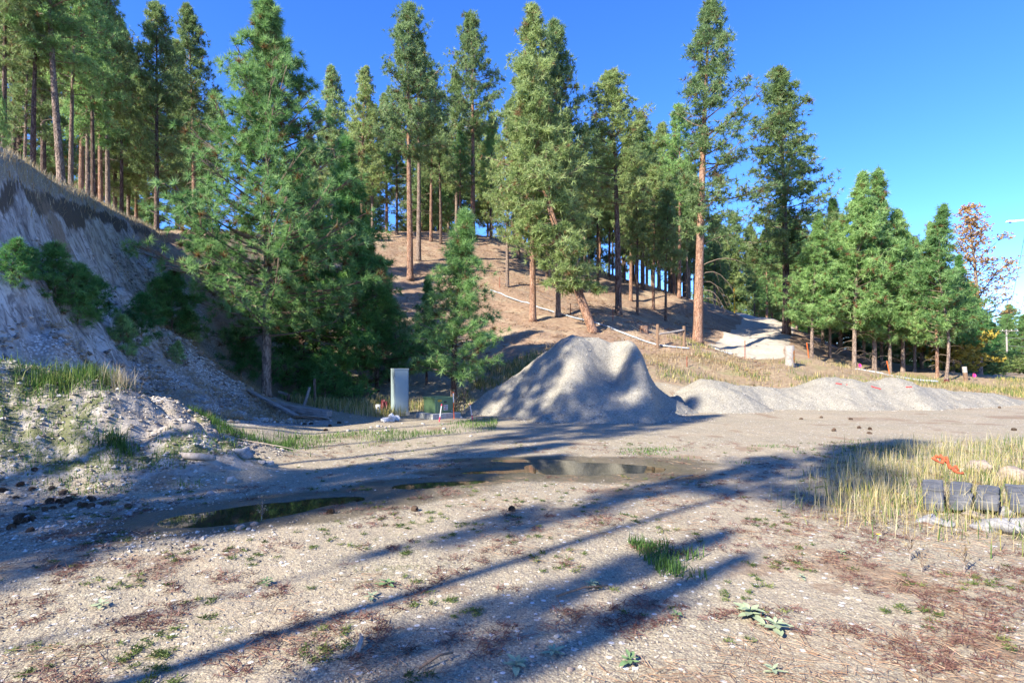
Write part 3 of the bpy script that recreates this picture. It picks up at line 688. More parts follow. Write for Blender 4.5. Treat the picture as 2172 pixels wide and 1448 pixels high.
# trees on the hill in the middle
T_ = [
 # key, px, d, top y, label, wide, needle, bark
 ('thin1', 705, 55, 145, "slim pine top poking out just beside the large bright pine", 1.0, 'needle_blue', 'bark_grey'),
 ('full1', 768, 50, 140, "olive pine between the large bright pine and the pair with the tallest twin tops", 0.85, None, 'bark_orange'),
 ('tall1', 870, 42, 5, "tallest pine of the hill clump above the cleared slope", 0.95, 'needle_blue', 'bark_orange'),
 ('tall2', 888, 46, 80, "second grey trunked pine of the hill clump, slightly shorter", 0.9, None, 'bark_grey'),
 ('tall3', 914, 52, 150, "slender orange trunked pine at the edge of the hill clump", 0.8, None, 'bark_orange'),
 ('full3', 820, 58, 200, "pale olive pine on the hilltop behind the clump", 0.9, None, 'bark_orange'),
 ('tall2', 1003, 56, 25, "tall narrow pine rising alone behind the small bushy pine", 0.9, None, 'bark_orange'),
 ('full2', 968, 60, 150, "hilltop pine hidden behind the tall narrow one", 0.8, None, 'bark_grey'),
 ('full1', 1076, 43, 210, "grey trunked pine at the upper end of the white pipe", 0.8, None, 'bark_grey'),
 ('full2', 1130, 34.3, 24, "broad olive pine with straight orange trunk right above the gravel heap", 0.88, None, 'bark_orange'),
 ('full3', 1183, 36, 48, "tall dark pine with grey trunk between the straight orange trunk and the leaning one", 0.85, 'needle_blue', 'bark_grey'),
 ('tall3', 1312, 37.5, 143, "pine with slightly tilted brown trunk to the side of the leaning pine", 1.15, None, 'bark_dark'),
 ('full1', 1363, 52, 243, "olive pine standing in the thicket behind the tilted brown trunk", 0.95, None, 'bark_dark'),
 ('thin2', 1398, 56, 262, "narrow pine top in the thicket with a thin pale trunk", 1.2, None, 'bark_grey'),
 ('tall1', 1441, 50, 222, "pointed pine with orange trunk just uphill of the giant ponderosa", 0.85, 'needle_green', 'bark_orange'),
 ('thin1', 1458, 54, 330, "thin pale stem close behind the giant ponderosa", 0.9, None, 'bark_grey'),
 ('tall2', 1430, 56, 300, "reddish trunk pine paired with the pointed pine", 0.8, None, 'bark_orange'),
 ('full2', 1668, 46, 148, "big dark trunked pine with wide crown where the dirt road bends", 1.15, None, 'bark_dark'),
]
for (k, px, d, ty, lab, wd, nm, bm) in T_:
    plantp(k, px, d, ty, lab, wide=wd, nmat=nm, bmat=bm)
gi = plantp('giant', 1480, 36.3, -6, "giant ponderosa with bare orange lower trunk beside the dirt road", rz=0.0)
for (t_, L_, dr, sd) in ((0.20, 2.2, -1.5, .1), (0.175, 2.0, -1.7, -.2), (0.15, 1.5, -1.3, .3), (0.125, 1.6, -0.5, -.1), (0.225, 2.6, -0.4, .4), (0.285, 2.4, 0.4, 0)):
    p_ = path_tall(t_); mb_ = MB()
    P_ = [Vector((p_[0]+L_*q_, p_[1]-sd*q_*L_, p_[2]+0.55*math.sin(q_*2.4)*L_*0.4+dr*q_**2.4)) for q_ in (0, .2, .4, .6, .8, 1)]
    mb_.tube(P_, [.042, .034, .028, .022, .015, .008], 5, False)
    for q_ in (2, 3, 4): mb_.tube([P_[q_], P_[q_]+Vector((.3, sd, -.25)), P_[q_]+Vector((.45, sd*1.5, -.7))], [.014, .010, .005], 4, False)
    mb_.obj('bare_limb', M['twig'], gi, True)
plantp('lean', 1260, 32.2, 118, "leaning pine with crooked orange trunk above the white pipe", rz=0.0)

for (px, d, ty) in ((1225, 46, 300), (1268, 50, 270), (1292, 55, 290), (1338, 47, 300), (1352, 43, 330), (1386, 46, 350), (1412, 44, 370), (1372, 58, 280), (1240, 57, 260), (1160, 49, 230),
                    (1100, 53, 220), (1040, 58, 240), (935, 52, 230), (842, 53, 250), (790, 56, 220), (975, 56, 280), (1200, 52, 240), (1325, 56, 310)):
    plantp(('thin1', 'thin2', 'tall1', 'tall3')[px % 4], px, d, ty, "slim pine between the larger trunks on the hill", group="slim pines on the hill", wide=0.95, bmat=('bark_orange', 'bark_grey', 'bark_dark')[px % 3], nmat=(None, 'needle_green', 'needle_blue')[(px//3) % 3])

# the younger stand by the road
S_ = [('young1', 1722, 40, 455, "young pine nearest the weathered stump at the edge of the stand", 1.1, None),
      ('young2', 1812, 39.5, 368, "young pine with twin-looking pointed top in the roadside stand", 1.0, None),
      ('young3', 1855, 40.5, 362, "tallest pointed pine of the roadside stand", 1.0, None),
      ('young1', 1783, 46, 420, "pine deep inside the roadside stand behind the pointed pair", 1.1, None),
      ('young2', 1915, 41, 440, "pine with a forked pale trunk beside the orange tilted stake", 1.1, None),
      ('young3', 1870, 44, 420, "slim grey pine squeezed behind the tallest roadside pine", 0.9, None),
      ('young1', 1955, 44, 500, "shorter rounded pine toward the open end of the stand", 1.2, None),
      ('young2', 2040, 43, 600, "low spreading pine at the open end of the roadside stand", 1.2, 'needle_green'),
      ('young3', 2065, 47, 610, "outermost dark pine of the stand facing the open sky", 1.3, 'needle_deep'),
      ('young2', 1745, 47, 470, "pine behind the weathered stump with drooping low branches", 1.1, None),
      ('young2', 1760, 42, 470, "pine between the stump-side young pine and the twin pointed one", 1.0, None),
      ('young3', 1832, 43, 440, "shorter pine tucked between the two pointed tops of the stand", 0.9, 'needle_blue'),
      ('young1', 1888, 40, 470, "bright pine right of the tallest pointed one in the stand", 1.0, None),
      ('young2', 1940, 42, 520, "low full pine between the forked trunk and the wavy pine", 1.1, 'needle_deep'),
      ('young1', 2022, 41, 540, "dark full pine just behind the wavy pine", 1.0, 'needle_deep'),
      ('young3', 1690, 55, 470, "green pine leaning over the inside of the road bend", 1.1, None)]
for (k, px, d, ty, lab, wd, nm) in S_:
    plantp(k, px, d, ty, lab, name='young_pine', wide=wd, nmat=nm, group=None)
plantp('wavy', 2006, 36.5, 432, "thin pine with wavy pale trunk standing forward of the stand", name='young_pine', rz=0.0)
plantp('young1', 1988, 37.5, 470, "pine with stout pinkish trunk next to the wavy one", name='young_pine', wide=0.9, bmat='bark_orange')

# tall wood on top of the bank
B_ = [('tall1', 8, 17, -190, "grey pine trunk at the very edge of the picture on the bank top", 0.8, 'bark_dark'),
      ('tall2', 28, 21, -120, "dark pine trunk half screened by low boughs at the near end of the bank", 0.8, 'bark_dark'),
      ('thin1', 52, 19, -40, "thin pale trunk with broken twigs near the start of the bank crest", 0.8, 'bark_grey'),
      ('tall3', 70, 17.5, -200, "dark straight trunk just before the stout leaning grey pine", 0.75, 'bark_dark'),
      ('tall1', 92, 21, -150, "reddish brown trunk behind the tuft of pale grass on the crest", 0.8, 'bark_dark'),
      ('tall2', 150, 20.5, -120, "slightly bent grey trunk directly after the stout pine on the crest", 0.75, 'bark_grey'),
      ('tall3', 172, 26, -90, "reddish sunlit trunk in the cluster midway along the crest", 0.8, 'bark_orange'),
      ('thin2', 186, 25, -30, "grey stem of the midway cluster on the crest", 1.0, 'bark_grey'),
      ('tall1', 198, 24, -70, "dark brown stem closing the midway cluster on the crest", 0.75, 'bark_dark'),
      ('tall2', 214, 29, -50, "leaning rusty stem after the midway cluster", 0.8, 'bark_orange'),
      ('tall3', 229, 27, -40, "straight grey stem after the midway cluster", 0.8, 'bark_grey'),
      ('full1', 244, 38, 60, "short sunlit pine seen through the bank top trunks", 0.8, 'bark_grey'),
      ('tall1', 258, 36, 40, "thin dark stem against the low sky gap", 0.75, 'bark_dark'),
      ('thin1', 272, 40, 110, "thin yellowish sunlit stem before the low sky gap", 1.0, 'bark_grey'),
      ('full2', 289, 43, 120, "thin pinkish sunlit stem inside the low sky gap", 0.7, 'bark_orange'),
      ('full3', 332, 28.5, -2, "tall dark pine alone at the far end of the bank crest", 0.85, 'bark_dark'),
      ('full1', 376, 40, 90, "orange trunk by the little fence behind the lone dark pine", 0.8, 'bark_orange'),
      ('full2', 412, 34, 12, "pine with pale olive top between lone dark pine and bright pine", 0.85, 'bark_orange'),
      ('full3', 120, 34, 0, "crown filling the gap high behind the stout pine", 0.9, 'bark_grey'),
      ('full1', 205, 36, 10, "olive crown high behind the midway cluster", 0.9, 'bark_dark'),
      ('full2', 40, 32, -20, "olive crown behind the near end of the bank", 1.0, 'bark_dark')]
for (k, px, d, ty, lab, wd, bm) in B_:
    plantp(k, px, d, ty, lab, wide=wd, bmat=bm, nmat='needle_green' if px % 3 == 0 else None)
def path_stout(t): return np.array([-1.1*t-0.2*math.sin(3*t), 0.1*t, 20*t])
proto('stout', 20.0, seed=9, cb=0.36, R=2.6, r0=0.22, nb=80, cl=6, tf=8, K=14, L=0.32, w=0.042, crad=0.48, path=path_stout, dead=10, bmat='bark_grey', nmat='needle_green')
plantp('stout', 131, 17.5, -330, "stout grey barked pine leaning slightly on the bank crest", rz=0.0)
plantp('young2', 0, 14.5, 170, "leafy low bough pine at the near end of the crest", name='young_pine', nmat='needle_green', wide=0.6)

# wood beyond the hill and road, close enough alike that only their place differs
rg = random.Random(77)
far = []
for i in range(26): far.append((rg.uniform(1225, 1475), rg.uniform(56, 84), rg.uniform(330, 430)))
for i in range(24): far.append((rg.uniform(1500, 1720), rg.uniform(78, 115), rg.uniform(440, 540)))
for i in range(22): far.append((1700+i*17.5+rg.uniform(-6, 6), rg.uniform(50, 66), rg.uniform(560, 640)))
for i in range(30): far.append((rg.uniform(640, 1230), rg.uniform(60, 80), rg.uniform(230, 380)))
for i in range(9): far.append((rg.uniform(-20, 470), rg.uniform(44, 70), rg.uniform(120, 290)))
for i, (px, d, ty) in enumerate(far):
    reg_ = "hill thicket" if i < 26 else "woods past the road bend" if i < 50 else "shade behind the roadside stand" if i < 72 else "skyline of the hill" if i < 102 else "back of the bank top wood"
    plantp(rg.choice(('young1', 'young2', 'dark', 'dark') if 50 <= i < 72 else ('full1', 'full2', 'full3', 'young3', 'tall2') if i >= 72 or 26 <= i < 50 else ('tall1', 'tall2', 'full1', 'full2', 'full3', 'thin1', 'thin2')), px, d, ty, "background pine in the "+reg_,
           group="pines in the "+reg_, bmat=rg.choice(('bark_orange', 'bark_grey', 'bark_dark')), nmat=rg.choice((None, None, 'needle_green', 'needle_blue')), wide=rg.uniform(1.5, 1.9) if 50 <= i < 72 else rg.uniform(.8, 1.1))
for i in range(12):
    px = 2085+i*13+rg.uniform(-5, 5); d = rg.uniform(135, 190)
    plantp(rg.choice(('full1', 'full2', 'full3')), px, d, rg.uniform(645, 680) if i > 2 else rg.uniform(680, 705), "distant pine behind the utility poles", group="distant pines behind the utility poles", wide=1.5, nmat='needle_green')

# saplings on the cut bank
for (k, px, d, ty, h, lab, nm) in (
    ('sap1', 22, 10.2, 500, 0, "bushy dark sapling nearest the camera on the bank shelf", None), ('sap2', 66, 10.9, 520, 0, "sapling with pale bare stem on the bank shelf", None),
    ('sap3', 118, 11.6, 515, 0, "tallest pointed sapling of the bank shelf row", None), ('sap1', 165, 12.2, 560, 0, "rounded sapling at the middle of the bank shelf row", None),
    ('sap2', 205, 12.9, 585, 0, "last low sapling of the bank shelf row", None), ('sap3', 262, 13.3, 665, 0, "small sapling among white stones below the shelf row", 'needle_green'),
    ('sap1', 330, 17.0, 590, 0, "sapling halfway up the bank near the bright pine", None), ('sap2', 365, 17.5, 575, 0, "slim sapling pressed under the bright pine boughs", None),
    ('sap3', 398, 18.5, 650, 0, "sapling below the bright pine boughs on the needle slope", 'needle_green'), ('sap1', 372, 15.3, 758, 0, "tiny yellowish sapling low on the stony slope", 'needle_green'),
    ('sap2', 512, 20.5, 690, 0, "shaded thin sapling under the bright pine", None), ('sap3', 300, 14.5, 620, 0, "dim sapling above the white stones", None),
    ('sap1', 690, 21.0, 740, 0, "low sapling in the shade beside the tilted grey post", None)):
    x_, y_ = W(px, d); z_ = Z1(x_, y_)
    plant(k, x_, y_, max(0.6, ZP(ty, d)-z_), lab, name='pine_sapling', nmat=nm, cat='sapling', wide=1.15)

# pines on the bank out of frame: their shadows fall across the lot
def at_s(s, t_): return (-SHY*s + SHX*t_, SHX*s + SHY*t_)
proto('high1', 20.0, seed=61, cb=0.63, R=2.2, r0=0.26, nb=60, cl=5, tf=6, K=9, L=0.40, w=0.075, crad=0.5, dead=10, twigs=0.2)
proto('high2', 20.0, seed=62, cb=0.66, R=1.9, r0=0.22, nb=50, cl=5, tf=6, K=9, L=0.40, w=0.075, crad=0.5, dead=14, twigs=0.2)
for (k, s, t_, H, wd, lab) in (
    ('high2', 3.5, -10.5, 16, 0.72, "pine outside the frame casting the long branching shadow over the lot"),
    ('high2', 4.35, -13, 14, 0.28, "thin pine outside the frame casting a narrow shadow stripe"),
    ('thin1', 6.9, -13, 12.5, 0.95, "full pine outside the frame shading the small dark puddle"),
    ('thin2', 8.1, -13.5, 13.5, 0.9, "full pine outside the frame shading the long wet strip"),
    ('high2', 15.0, -12, 17, 0.6, "tall pine outside the frame shading the grey cabinet"),
    ('high2', 2.25, -9, 9.0, 0.30, "short pine outside the frame shading the weeds in the middle of the lot"),
    ('high2', 2.75, -9.6, 9.6, 0.34, "second short pine outside the frame shading the middle of the lot"),
    ('high1', 9.4, -12, 18.3, 0.6, "tall pine outside the frame shading the far middle of the lot"),
    ('high2', 10.9, -12.5, 19.5, 0.5, "tall pine outside the frame dappling the gravel heap"),
    ('high2', 12.9, -11, 18.5, 0.6, "farther pine outside the frame dappling the gravel heap crest")):
    x_, y_ = at_s(s, t_)
    plant(k, x_, y_, H, lab, wide=wd)

# ------------------------------------------------------------------ deciduous tree and bushes
M['leaf_orange'] = mat_blade("leaf_orange", [(0, (0.34, 0.20, 0.08)), (0.5, (0.52, 0.32, 0.12)), (1, (0.60, 0.44, 0.20))])
M['leaf_yellow'] = mat_blade("leaf_yellow", [(0, (0.16, 0.15, 0.03)), (0.5, (0.38, 0.29, 0.05)), (1, (0.50, 0.40, 0.10))])
M['leaf_green'] = mat_blade("leaf_green", [(0, (0.06, 0.10, 0.03)), (0.5, (0.13, 0.19, 0.055)), (1, (0.24, 0.30, 0.10))])
proto('autumn', 13.4, seed=70, cb=0.30, R=2.7, r0=0.16, nb=70, cl=5, tf=8, K=8, L=0.11, w=0.075, prof='sap', e0=0.45, e1=1.1, curl=0.2, crad=0.62, twigs=0.8, spread=0.95, nmat='leaf_orange', bmat='bark_grey')
proto('bush', 2.2, seed=71, cb=0.04, R=1.3, r0=0.05, nb=60, cl=3, tf=6, K=8, L=0.13, w=0.10, prof='sap', e0=0.3, e1=1.2, curl=0.1, crad=0.3, twigs=0.4, spread=0.95, nmat='leaf_green', bmat='bark_grey')
plantp('autumn', 2078, 47, 436, "bare-looking autumn tree with rusty orange leaves above the roadside stand", name='autumn_tree', cat='tree', rz=0.7, wide=1.35)
for (px, d, ty, wd, nm, lab) in ((2040, 41, 712, 1.2, 'leaf_yellow', "yellowing bush under the end of the roadside stand"), (2018, 43, 655, 0.8, 'leaf_yellow', "taller yellow bush between the wavy pine and the outer pines"),
                            (2075, 52, 735, 1.6, 'leaf_green', "green bush just past the tilted white topped post"), (2105, 70, 745, 1.8, 'leaf_green', "round green bush below the first utility pole"),
                            (2130, 85, 752, 1.7, 'leaf_green', "green bush between the tall pole and the small pole"), (2160, 75, 755, 1.8, 'leaf_green', "green bush under the farthest utility pole"), (1985, 50, 720, 1.3, 'leaf_green', "shaded green bush inside the stand by the stout pinkish trunk")):
    plantp('bush', px, d, ty, lab, name='bush', cat='bush', wide=wd, nmat=nm)

# ------------------------------------------------------------------ blades, weeds, litter
def blades(x, y, z, L, w, rng, lean=0.5):
    n = len(x); az = rng.random(n)*6.283; ln = L*(0.5+0.7*rng.random(n)); le = lean*rng.random(n)**1.2*ln
    fx, fy = np.cos(az+rng.uniform(-1, 1, n)*1.2), np.sin(az+rng.uniform(-1, 1, n)*1.2)
    dx, dy = np.cos(az), np.sin(az); ww = w*(0.7+0.6*rng.random(n))/2
    B = np.stack([x, y, z-0.01], 1); Sd = np.stack([-fy, fx, 0*fx], 1)*ww[:, None]
    D = np.stack([dx, dy, 0*dx], 1)
    h = np.sqrt(np.maximum(ln*ln-le*le, 0.01*ln*ln))
    mid = B + D*(le*0.32)[:, None] + np.array([0, 0, 1.0])*(h*0.58)[:, None]
    tip = B + D*le[:, None] + np.array([0, 0, 1.0])*h[:, None]
    V = np.stack([B-Sd, B+Sd, mid+Sd*0.8, mid-Sd*0.8, tip], 1).reshape(-1, 3)
    o = np.arange(n)[:, None]*5
    return V, (o+np.array([[0, 1, 2, 3]])), (o+np.array([[3, 2, 4]]))
def grass(name, parts, mat, label, seed):
    rng = np.random.default_rng(seed); Vs, Q, T3, Ti = [], [], [], []; o = 0
    for (x, y, L, w, lean, t0, t1) in parts:
        x = np.asarray(x); y = np.asarray(y)
        V, q, t3 = blades(x, y, hz(x, y), L, w, rng, lean)
        Vs.append(V); Q.append(q+o); T3.append(t3+o); o += len(V); Ti.append(rng.uniform(t0, t1, len(x)))
    Ti = np.concatenate(Ti)
    me = mesh_np(name, np.concatenate(Vs), [np.concatenate(Q), np.concatenate(T3)], M[mat], tint=np.concatenate([Ti, Ti]))
    o = link(name, me); return tag(o, label, "grass", kind='stuff')
def inpoly(x, y, P):
    c = np.zeros(len(x), bool); n = len(P)
    for i in range(n):
        (x0, y0), (x1, y1) = P[i], P[(i+1) % n]
        c ^= ((y0 > y) != (y1 > y)) & (x < (x1-x0)*(y-y0)/(y1-y0+1e-12)+x0)
    return c
def scatter(P, n, rng, clump=0.0, sc=1.5, seed=0):
    P = np.array(P); lo, hi = P.min(0), P.max(0); X, Y = [], []; tot = 0
    while tot < n:
        x = rng.uniform(lo[0], hi[0], n*3); y = rng.uniform(lo[1], hi[1], n*3)
        k = inpoly(x, y, P)
        if clump: k &= (fbm(x*sc, y*sc, seed, 3)*clump*2+0.5 > rng.random(len(x)))
        X.append(x[k]); Y.append(y[k]); tot += k.sum()
    return np.concatenate(X)[:n], np.concatenate(Y)[:n]
def G(*pp): return [W(px, 1931.0/(py-HY)) for (px, py) in pp]        # spots on the level lot
M['grass_dry'] = mat_blade("grass_dry", [(0, (0.20, 0.13, 0.065)), (0.4, (0.34, 0.25, 0.135)), (0.75, (0.44, 0.355, 0.22)), (1, (0.50, 0.44, 0.32))])
M['grass_mix'] = mat_blade("grass_mix", [(0, (0.05, 0.10, 0.025)), (0.3, (0.13, 0.19, 0.05)), (0.5, (0.36, 0.29, 0.09)), (0.75, (0.50, 0.41, 0.20)), (1, (0.56, 0.49, 0.33))])
M['grass_green'] = mat_blade("grass_green", [(0, (0.035, 0.085, 0.022)), (0.5, (0.10, 0.19, 0.04)), (0.85, (0.25, 0.31, 0.09)), (1, (0.45, 0.40, 0.20))])
R1 = np.random.default_rng(101)
PATCH = G((1830, 950), (2260, 935)) + [(11.5, 9.5), (10.0, 5.0)] + G((2300, 1190), (2080, 1150), (1900, 1120), (1760, 1105), (1715, 1075), (1790, 1000))
xa, ya = scatter(PATCH, 8500, R1, 1.9, 1.2, 5); xb, yb = scatter(PATCH, 11000, R1, 0.9, 2.0, 6)
xa, ya = xa+R1.normal(size=len(xa))*0.22, ya+R1.normal(size=len(xa))*0.3; xb, yb = xb+R1.normal(size=len(xb))*0.28, yb+R1.normal(size=len(xb))*0.35
SL = G((1955, 1055), (2260, 1055), (2290, 1150), (1950, 1125)); k = ~inpoly(xa, ya, SL) | (R1.random(len(xa)) < 0.75); xa, ya = xa[k], ya[k]; k = ~inpoly(xb, yb, SL) | (R1.random(len(xb)) < 0.9); xb, yb = xb[k], yb[k]
grass("tall_grass", [(xa[::2], ya[::2], 0.37, 0.0042, 0.95, 0.40, 1.0), (xa[1::2], ya[1::2], 0.28, 0.0042, 1.2, 0.35, 1.0), (xb, yb, 0.22, 0.007, 1.2, 0.0, 0.5), (xa[::2]+0.06, ya[::2]-0.05, 0.34, 0.0042, 2.0, 0.55, 1.0)], 'grass_mix', "tall golden and green grass patch around the dark slabs", 1)
BEN = [(0.3, 23.6), (6, 23.4), (9, 23.9), (16, 25.2), (22, 26.6), (32, 30), (36, 38), (24, 38), (16, 34.5), (10.5, 34), (7, 32), (3, 28), (1, 25)]
xa, ya = scatter(BEN, 22000, R1, 0.8, 0.7, 8); nz = fbm(xa*0.4, ya*0.4, 9, 3)
gr = (nz > 0.12) | (xa > 25) | ((ya < 25.3+0.1*np.maximum(xa-8, 0)) & (R1.random(len(xa)) < 0.65))
k1, k2 = ~gr & (R1.random(len(xa)) < 0.5), gr & (R1.random(len(xa)) < 0.8)
grass("bench_grass", [(xa[k1], ya[k1], 0.30, 0.018, 0.9, 0.0, 0.8)], 'grass_dry', "dry tan grass on the bench behind the gravel windrow", 2)
grass("verge_grass", [(xa[k2], ya[k2], 0.28, 0.020, 0.85, 0.0, 0.8)], 'grass_mix', "greener grass along the back of the windrow and the verge", 9)
cd_ = np.array([W(a, c) for (a, b, c) in ((0, 0, 11), (100, 0, 14), (200, 0, 18), (300, 0, 23), (352, 0, 27))])
tt = R1.random(2600)*3.999; ii = tt.astype(int); ff = (tt-ii)[:, None]
cp = cd_[ii]*(1-ff)+cd_[ii+1]*ff + R1.normal(size=(2600, 2))*np.array([0.16, 0.3]) + np.array([-0.22, 0])
grass("crest_grass", [(cp[:, 0], cp[:, 1], 0.22, 0.013, 1.0, 0.3, 1.0)], 'grass_dry', "pale dry grass hanging over the crest of the cut bank", 3)
def blob(px, d, rx, ry, n, rng): x0, y0 = W(px, d); return x0+rng.normal(size=n)*rx, y0+rng.normal(size=n)*ry
mg = [blob(105, 8.35, 0.2, 0.2, 700, R1), blob(170, 8.55, 0.22, 0.2, 900, R1), blob(225, 8.8, 0.13, 0.14, 450, R1), blob(245, 7.75, 0.13, 0.08, 420, R1)]
mx, my = R1.uniform(-8.2, -4.0, 9000), R1.uniform(6.7, 9.6, 9000); kk = (mound(mx, my) > 0.02) & (fbm(mx*1.5, my*1.5, 62, 4) > -0.05); mx, my = mx[kk], my[kk]
grass("mound_grass", [(a, b, 0.27, 0.009, 1.7, 0.2, 0.95) for (a, b) in mg[:3]] + [(a, b, 0.24, 0.009, 1.6, 0.0, 0.55) for (a, b) in mg[3:]] + [(mx[::3], my[::3], 0.13, 0.008, 1.1, 0.0, 0.9), (mx, my, 0.06, 0.010, 1.1, 0.2, 0.9)], 'grass_green', "green grass tufts and moss on the dirt mound", 4)
dg = blob(252, 8.75, 0.12, 0.12, 420, R1)
grass("dry_tuft", [(dg[0], dg[1], 0.36, 0.007, 1.7, 0.55, 1.0)], 'grass_dry', "bleached dry grass tuft on top of the dirt mound", 5)
hp = [W(a, d) for (a, d) in ((385, 11.5), (430, 12.6), (520, 11.8), (640, 12.4), (600, 10.2), (500, 9.9), (440, 10.4))]
xh, yh = scatter(hp, 3600, R1, 0.8, 1.5, 12)
h2 = G((560, 935), (900, 905), (1060, 885), (1050, 915), (900, 925), (700, 965), (600, 975)); xi, yi = scatter(h2, 2600, R1, 0.9, 1.2, 13)
h3 = G((1560, 948), (1850, 930), (1830, 980), (1600, 985), (1300, 965), (1340, 950)); xj, yj = scatter(h3, 900, R1, 0.9, 1.2, 14)
h4 = G((1330, 1150), (1490, 1160), (1500, 1230), (1400, 1225)); xk, yk = scatter(h4, 700, R1, 0.9, 2, 15)
grass("hollow_grass", [(xh, yh, 0.20, 0.009, 1.4, 0.0, 0.6), (xi, yi, 0.12, 0.011, 0.9, 0.1, 0.8), (xj, yj, 0.06, 0.012, 0.9, 0.1, 0.6), (xk, yk, 0.11, 0.008, 0.9, 0.0, 0.5)], 'grass_green', "low dark green grass in the hollow and damp spots of the lot", 6)
gp = [W(a, d) for (a, d) in ((590, 20.5), (660, 18.6), (700, 18.2), (760, 17.6), (900, 17.4), (975, 17.6), (985, 19.5), (900, 21), (780, 21), (690, 22))]
xg, yg = scatter(gp, 4200, R1, 0.9, 1.0, 16)
g2 = [W(a, d) for (a, d) in ((985, 20.5), (1060, 22.5), (1170, 23.4), (1150, 25), (1040, 25), (960, 22))]; xq, yq = scatter(g2, 2200, R1, 0.8, 1.0, 17)
grass("gully_grass", [(xg, yg, 0.36, 0.014, 0.7, 0.1, 0.95), (xq, yq, 0.36, 0.016, 0.7, 0.1, 0.9)], 'grass_mix', "rough dry grass around the cabinet and along the shady gully", 7)
hx, hy = R1.uniform(-14, 18, 14000), R1.uniform(24, 62, 14000); kk = (Z1(0, 0) < 9) & (np.abs(hx) < hy*0.5) & (fbm(hx*0.3, hy*0.3, 18, 3) > 0.0) & (road_d(hx, hy) > 2.5)
grass("hill_grass", [(hx[kk], hy[kk], 0.16, 0.03, 1.0, 0.0, 0.9)], 'grass_dry', "thin dry grass and twigs over the needle covered hill", 8)

M['weed_red'] = mat_blade("weed_red", [(0, (0.065, 0.03, 0.025)), (0.5, (0.15, 0.072, 0.058)), (1, (0.26, 0.15, 0.12))], 0.2)
M['litter'] = mat_blade("litter", [(0, (0.13, 0.07, 0.045)), (0.5, (0.28, 0.175, 0.11)), (1, (0.42, 0.30, 0.20))], 0.1)
M['moss'] = mat_blade("moss", [(0, (0.04, 0.065, 0.018)), (0.6, (0.10, 0.135, 0.035)), (1, (0.20, 0.21, 0.07))], 0.2)
def lot_pts(n, rng, seed, thr, sc=1.1, dmax=13.0, right=0.0):
    X, Y = [], []; tot = 0
    while tot < n:
        d = 1.7*(dmax/1.7)**rng.random(n*2); px = rng.uniform(-60, 2230, n*2); x = (px-CX)*d/F
        k = (fbm(x*sc, d*sc, seed, 4) + right*np.clip(x/d, -.6, .9) > thr) & (mound(x, d) < 0.05) & (puddle(x, d) < -0.35) & (x > -5.5)
        X.append(x[k]); Y.append(d[k]); tot += k.sum()
    return np.concatenate(X)[:n], np.concatenate(Y)[:n]
def sprigs(name, x, y, K, L, w, flat, mat, label, cat, seed, zoff=0.01):
    rng = np.random.default_rng(seed); z = hz(x, y)+zoff
    n = len(x); d = rng.normal(size=(n, K, 3)); d[:, :, 2] = np.abs(d[:, :, 2])*flat; d /= np.linalg.norm(d, axis=2, keepdims=True)
    l = L*(0.4+0.8*rng.random((n, K, 1)))*(0.6+0.8*rng.random((n, 1, 1)))
    pr = np.cross(d, rng.normal(size=(n, K, 3))); pr /= np.linalg.norm(pr, axis=2, keepdims=True)
    C = np.stack([x, y, z], 1)[:, None, :] + rng.normal(size=(n, K, 3))*np.array([1, 1, 0.0])*L*0.45
    V = np.stack([C-pr*w/2, C+pr*w/2, C+d*l], 2).reshape(-1, 3)
    me = mesh_np(name, V, [np.arange(len(V)).reshape(-1, 3)], M[mat], tint=np.repeat(rng.random(n), K)*0.7+0.3*rng.random(n*K))
    return tag(link(name, me), label, cat, kind='stuff')
R2 = np.random.default_rng(202)
x_, y_ = lot_pts(2400, R2, 71, 0.03, 2.2, 12, 0.06); sprigs("red_weeds", x_, y_, 15, 0.065, 0.006, 0.35, 'weed_red', "low dead reddish weeds matted over the gravel lot", "weeds", 21)
x_, y_ = lot_pts(800, R2, 61, 0.14, 1.9, 12); sprigs("moss_tufts", x_, y_, 24, 0.036, 0.008, 0.5, 'moss', "small green moss and clover tufts on the gravel lot", "ground cover", 22)
x_, y_ = lot_pts(3000, R2, 73, 0.02, 0.8, 11, 0.3); sprigs("needle_litter", x_, y_, 4, 0.15, 0.0045, 0.06, 'litter', "fallen pine needles strewn over the gravel lot", "needle litter", 23, 0.012)

x_, y_ = R2.uniform(-13, 16, 5200), R2.uniform(25, 60, 5200); k = (np.abs(x_) < y_*0.45) & (road_d(x_, y_) > 2.6) & (fbm(x_*0.35, y_*0.35, 77, 3) > -0.1); sprigs("hill_debris", x_[k], y_[k], 4, 0.42, 0.035, 0.18, 'litter', "fallen twigs and needle clumps littering the hill under the pines", "forest litter", 24)

y_ = R2.uniform(9.5, 22, 2600); tx = np.interp(y_, TOE[:, 0], TOE[:, 1]); cx_ = np.interp(y_, CREST[:, 0], CREST[:, 1]); x_ = cx_+(tx-cx_)*R2.uniform(0.35, 1.15, 2600)
k = (fbm(x_*0.9, y_*0.9, 79, 3) > 0.02) & (mound(x_, y_) < 0.1); sprigs("bank_weeds", x_[k], y_[k], 12, 0.22, 0.010, 0.9, 'grass_dry', "grey dead weeds and twigs over the lower cut bank", "weeds", 25)

